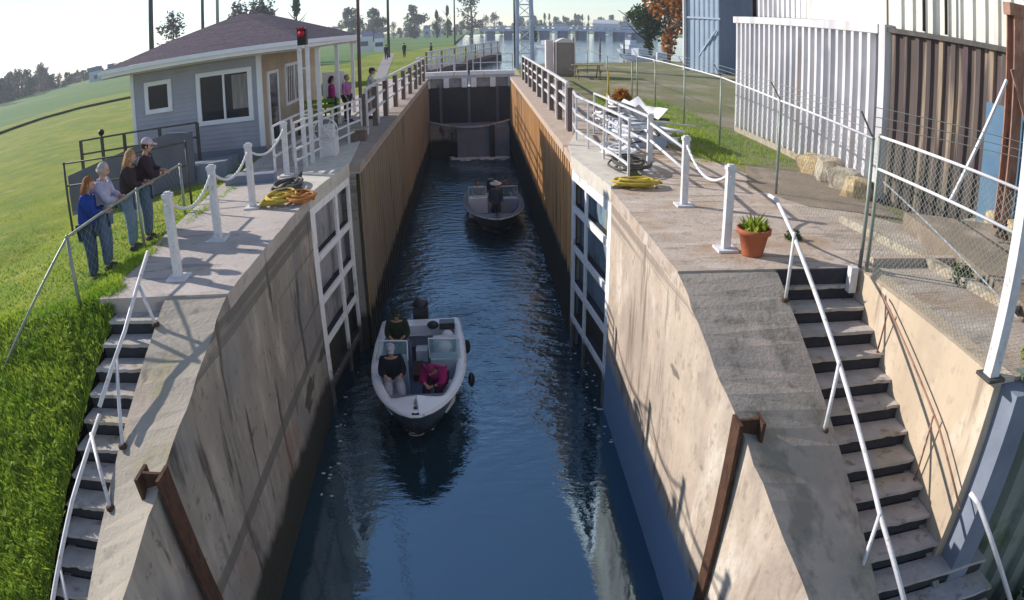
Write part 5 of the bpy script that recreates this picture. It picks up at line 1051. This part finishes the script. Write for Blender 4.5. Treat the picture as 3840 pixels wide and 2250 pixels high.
# picnic table behind the toilet
p = PZ(2190, 292); t = thing('picnic_table', (p.x+.2, p.y, 0), 'weathered picnic table right of the portable toilet', 'picnic table')
X0, Y0 = p.x+.2, p.y
b = MB(); [b.box((X0-.9, Y0-.36+.15*k, .74), (X0+.9, Y0-.23+.15*k, .78)) for k in range(5)]; b.build('tabletop', M['wood_table'], t)
for yy in (-.75, .6): b = MB(); b.box((X0-.9, Y0+yy, .43), (X0+.9, Y0+yy+.26, .47)); b.build('bench_seat', M['wood_table'], t)
for xx in (-.65, .65):
    for s_ in (-1, 1): b = MB(); b.bar((X0+xx, Y0+s_*.72, 0), (X0+xx, Y0+s_*.2, .74), .05, .1); b.build('leg', M['wood_table'], t)
    b = MB(); b.bar((X0+xx+.04, Y0-.75, .41), (X0+xx+.04, Y0+.85, .41), .04, .09); b.build('crosspiece', M['wood_table'], t)
# marker post and low orange bush behind the fence
p = PZ(2281, 372); t = pole(p.x, p.y, 0, 1.2, .04, 'rope_yellow', 'yellow marker post in the yard left of the orange bush', 'marker_post', 'marker post')
def bush(x, y, r_, h, m_, lab, n=400, ls=.09, seed=1, z=0):
    rnd = random.Random(seed); t = thing('bush', (x, y, z), lab, 'bush'); b = MB()
    for i in range(n):
        d = Vector((rnd.gauss(0, 1), rnd.gauss(0, 1), abs(rnd.gauss(0, 1)))).normalized()*(rnd.random()**.45); s = ls*rnd.uniform(.5, 1.4); p = Vector((x+d.x*r_, y+d.y*r_, z+d.z*h))
        u = Vector((rnd.gauss(0, 1), rnd.gauss(0, 1), rnd.gauss(0, 1))).normalized(); v = u.orthogonal().normalized(); b.add([p-u*s, p+v*s*.5, p+u*s, p-v*s*.5], [(0, 1, 2, 3)])
    b.build('foliage', M[m_], t); b = MB()
    for i in range(5): a = i*1.3; b.tube([(x, y, z-.05), (x+math.cos(a)*r_*.5, y+math.sin(a)*r_*.5, z+h*.6)], .012, 5)
    b.build('stem', M['bark'], t)
bush(p.x+.5, p.y-.3, .42, .5, 'leaf_orange', 'small orange bush beside the yellow marker post', seed=3)
bush(6.9, 5.35, .35, .5, 'leaf_mid', 'green weed clump at the right edge by the pale square post', 700, .05, 4); bush(6.15, 5.1, .25, .35, 'blade', 'yellow-green weed clump low on the sheet pile wall top', 600, .04, 5)
bush(6.75, 7.6, .22, .3, 'leaf_mid', 'small weed clump on the slab behind the thin guy wire', 400, .035, 6); bush(7.2, 4.0, .9, 1.6, 'leaf_dark', 'dark green shrub in the bottom right corner below the sheet pile wall', 1800, .08, 8, z=-4.6)
bush(4.75, 9.6, .15, .16, 'leaf_mid', 'tiny weed growing behind the flower pot', 200, .03, 7)
# pile of pale pipes and netting beside the right gate railing
t = thing('pipe_pile', (4.3, 18.6, 0), 'jumbled pile of pale pipes and frames beside the right railing', 'pipe pile')
rnd = random.Random(9)
for i in range(90):
    a = R(-70+rnd.uniform(-28, 28)+(90 if rnd.random() < .2 else 0)); x = 4.25+rnd.uniform(-.7, .7); y = 18.8+rnd.uniform(-2.0, 2.2); z = .06+1.0*rnd.random()*(1-abs(y-18.8)/2.9); l = rnd.uniform(.5, 1.4)
    b = MB(); b.tube([(x-math.cos(a)*l/2, y-math.sin(a)*l/2, z+rnd.uniform(-.05, .2)), (x+math.cos(a)*l/2, y+math.sin(a)*l/2, z+rnd.uniform(-.05, .2))], rnd.uniform(.02, .045), 6); b.build('pipe', M['rope_white'] if i % 5 else M['metal_dark'], t)
b = MB(); b.box((3.75, 17.4, 0.001), (4.8, 20.3, .5)); b.build('crate_base', M['steel_blue'], t)
b = MB(); b.add([(3.8+.25*i, 17.4+.75*j, .80+.2*math.sin(i*1.7+j)+.1*math.cos(j*2.1)) for j in range(5) for i in range(5)], [(j*5+i, j*5+i+1, j*5+i+6, j*5+i+5) for j in range(4) for i in range(4)], True); b.build('tarpaulin', M['rope_white'], t)
# ---- grass blades: weedy bank, verge tufts, lawn
def blades(name, m_, n, region, hmin, hmax, w_, seed, zf):
    rnd = random.Random(seed); b = MB(); V = []; F = []; k = 0
    while k < n:
        x, y = region(rnd)
        if noise.noise((x*1.1, y*1.1, seed)) < rnd.uniform(-.75, .25): continue
        z = zf(x, y); h = rnd.uniform(hmin, hmax); a = rnd.uniform(0, 6.283); lx, ly = rnd.gauss(0, .4)*h, rnd.gauss(0, .4)*h; ww = w_*rnd.uniform(.6, 1.4); dx, dy = math.cos(a)*ww, math.sin(a)*ww
        o = len(V); V += [(x-dx, y-dy, z-.01), (x+dx, y+dy, z-.01), (x+dx*.7+lx*.5, y+dy*.7+ly*.5, z+h*.6), (x+lx, y+ly, z+h)]; F += [(o, o+1, o+2), (o, o+2, o+3)]; k += 1
    b.add(V, F); return b.build(name, M[m_], kind='stuff')
def nearbank(r_):
    y = 8.6-6.2*r_.random()**.9; return -4.88-.14*r_.random()-r_.random()**1.2*(3.2), y
blades('bank_grass', 'blade', 64000, nearbank, .04, .13, .008, 2, gl)
blades('bank_grass', 'blade_dark', 26000, nearbank, .03, .12, .009, 3, gl)
blades('verge_grass', 'blade', 12000, lambda r_: (-5.12-.5*r_.random(), 8.2+9*r_.random()), .04, .13, .010, 4, gl)
blades('lawn_grass', 'blade', 26000, lambda r_: (-5.2-13*r_.random()**1.6, 7.5+15*r_.random()**1.5), .02, .055, .012, 5, gl)
blades('lawn_grass', 'blade_dark', 11000, lambda r_: (-5.2-9*r_.random()**1.6, 7.5+9*r_.random()**1.5), .02, .05, .013, 6, gl)
blades('yard_grass', 'blade', 9000, lambda r_: (4.8+3*r_.random(), 15.5+14*r_.random()), .04, .12, .014, 7, lambda x, y: -.03)

# ------------------------------------------------------------------ air
b = MB(); b.box((-700, -70, -6.5), (700, 720, 24)); hz = b.build('haze', M['black'], kind='stuff')
hm_ = bpy.data.materials.new('haze'); hm_.use_nodes = True; nt = hm_.node_tree; nt.nodes.clear()
pv = nt.nodes.new('ShaderNodeVolumePrincipled'); pv.inputs['Color'].default_value = (.80, .86, .95, 1); pv.inputs['Density'].default_value = .0007; pv.inputs['Anisotropy'].default_value = .2
mo = nt.nodes.new('ShaderNodeOutputMaterial'); nt.links.new(pv.outputs[0], mo.inputs['Volume']); hz.data.materials.clear(); hz.data.materials.append(hm_)

# broad-leaved weeds on the left bank
rnd = random.Random(21); b = MB(); V = []; F = []
for i in range(260):
    y = 8.0-5.6*rnd.random(); x = -5.05-rnd.random()**1.3*2.6; z = gl(x, y); r_ = rnd.uniform(.04, .12)
    for k in range(rnd.randint(5, 9)):
        a = rnd.uniform(0, 6.28); l = r_*rnd.uniform(.7, 1.3); w_ = l*.32; o = len(V); dx, dy = math.cos(a), math.sin(a); zz = z+rnd.uniform(.04, .16)
        V += [(x, y, zz), (x+dx*l*.5-dy*w_, y+dy*l*.5+dx*w_, zz+.03), (x+dx*l, y+dy*l, zz-.01), (x+dx*l*.5+dy*w_, y+dy*l*.5-dx*w_, zz+.03)]; F.append((o, o+1, o+2, o+3))
b.add(V, F); b.build('broadleaf_weeds', M['blade'], kind='stuff')
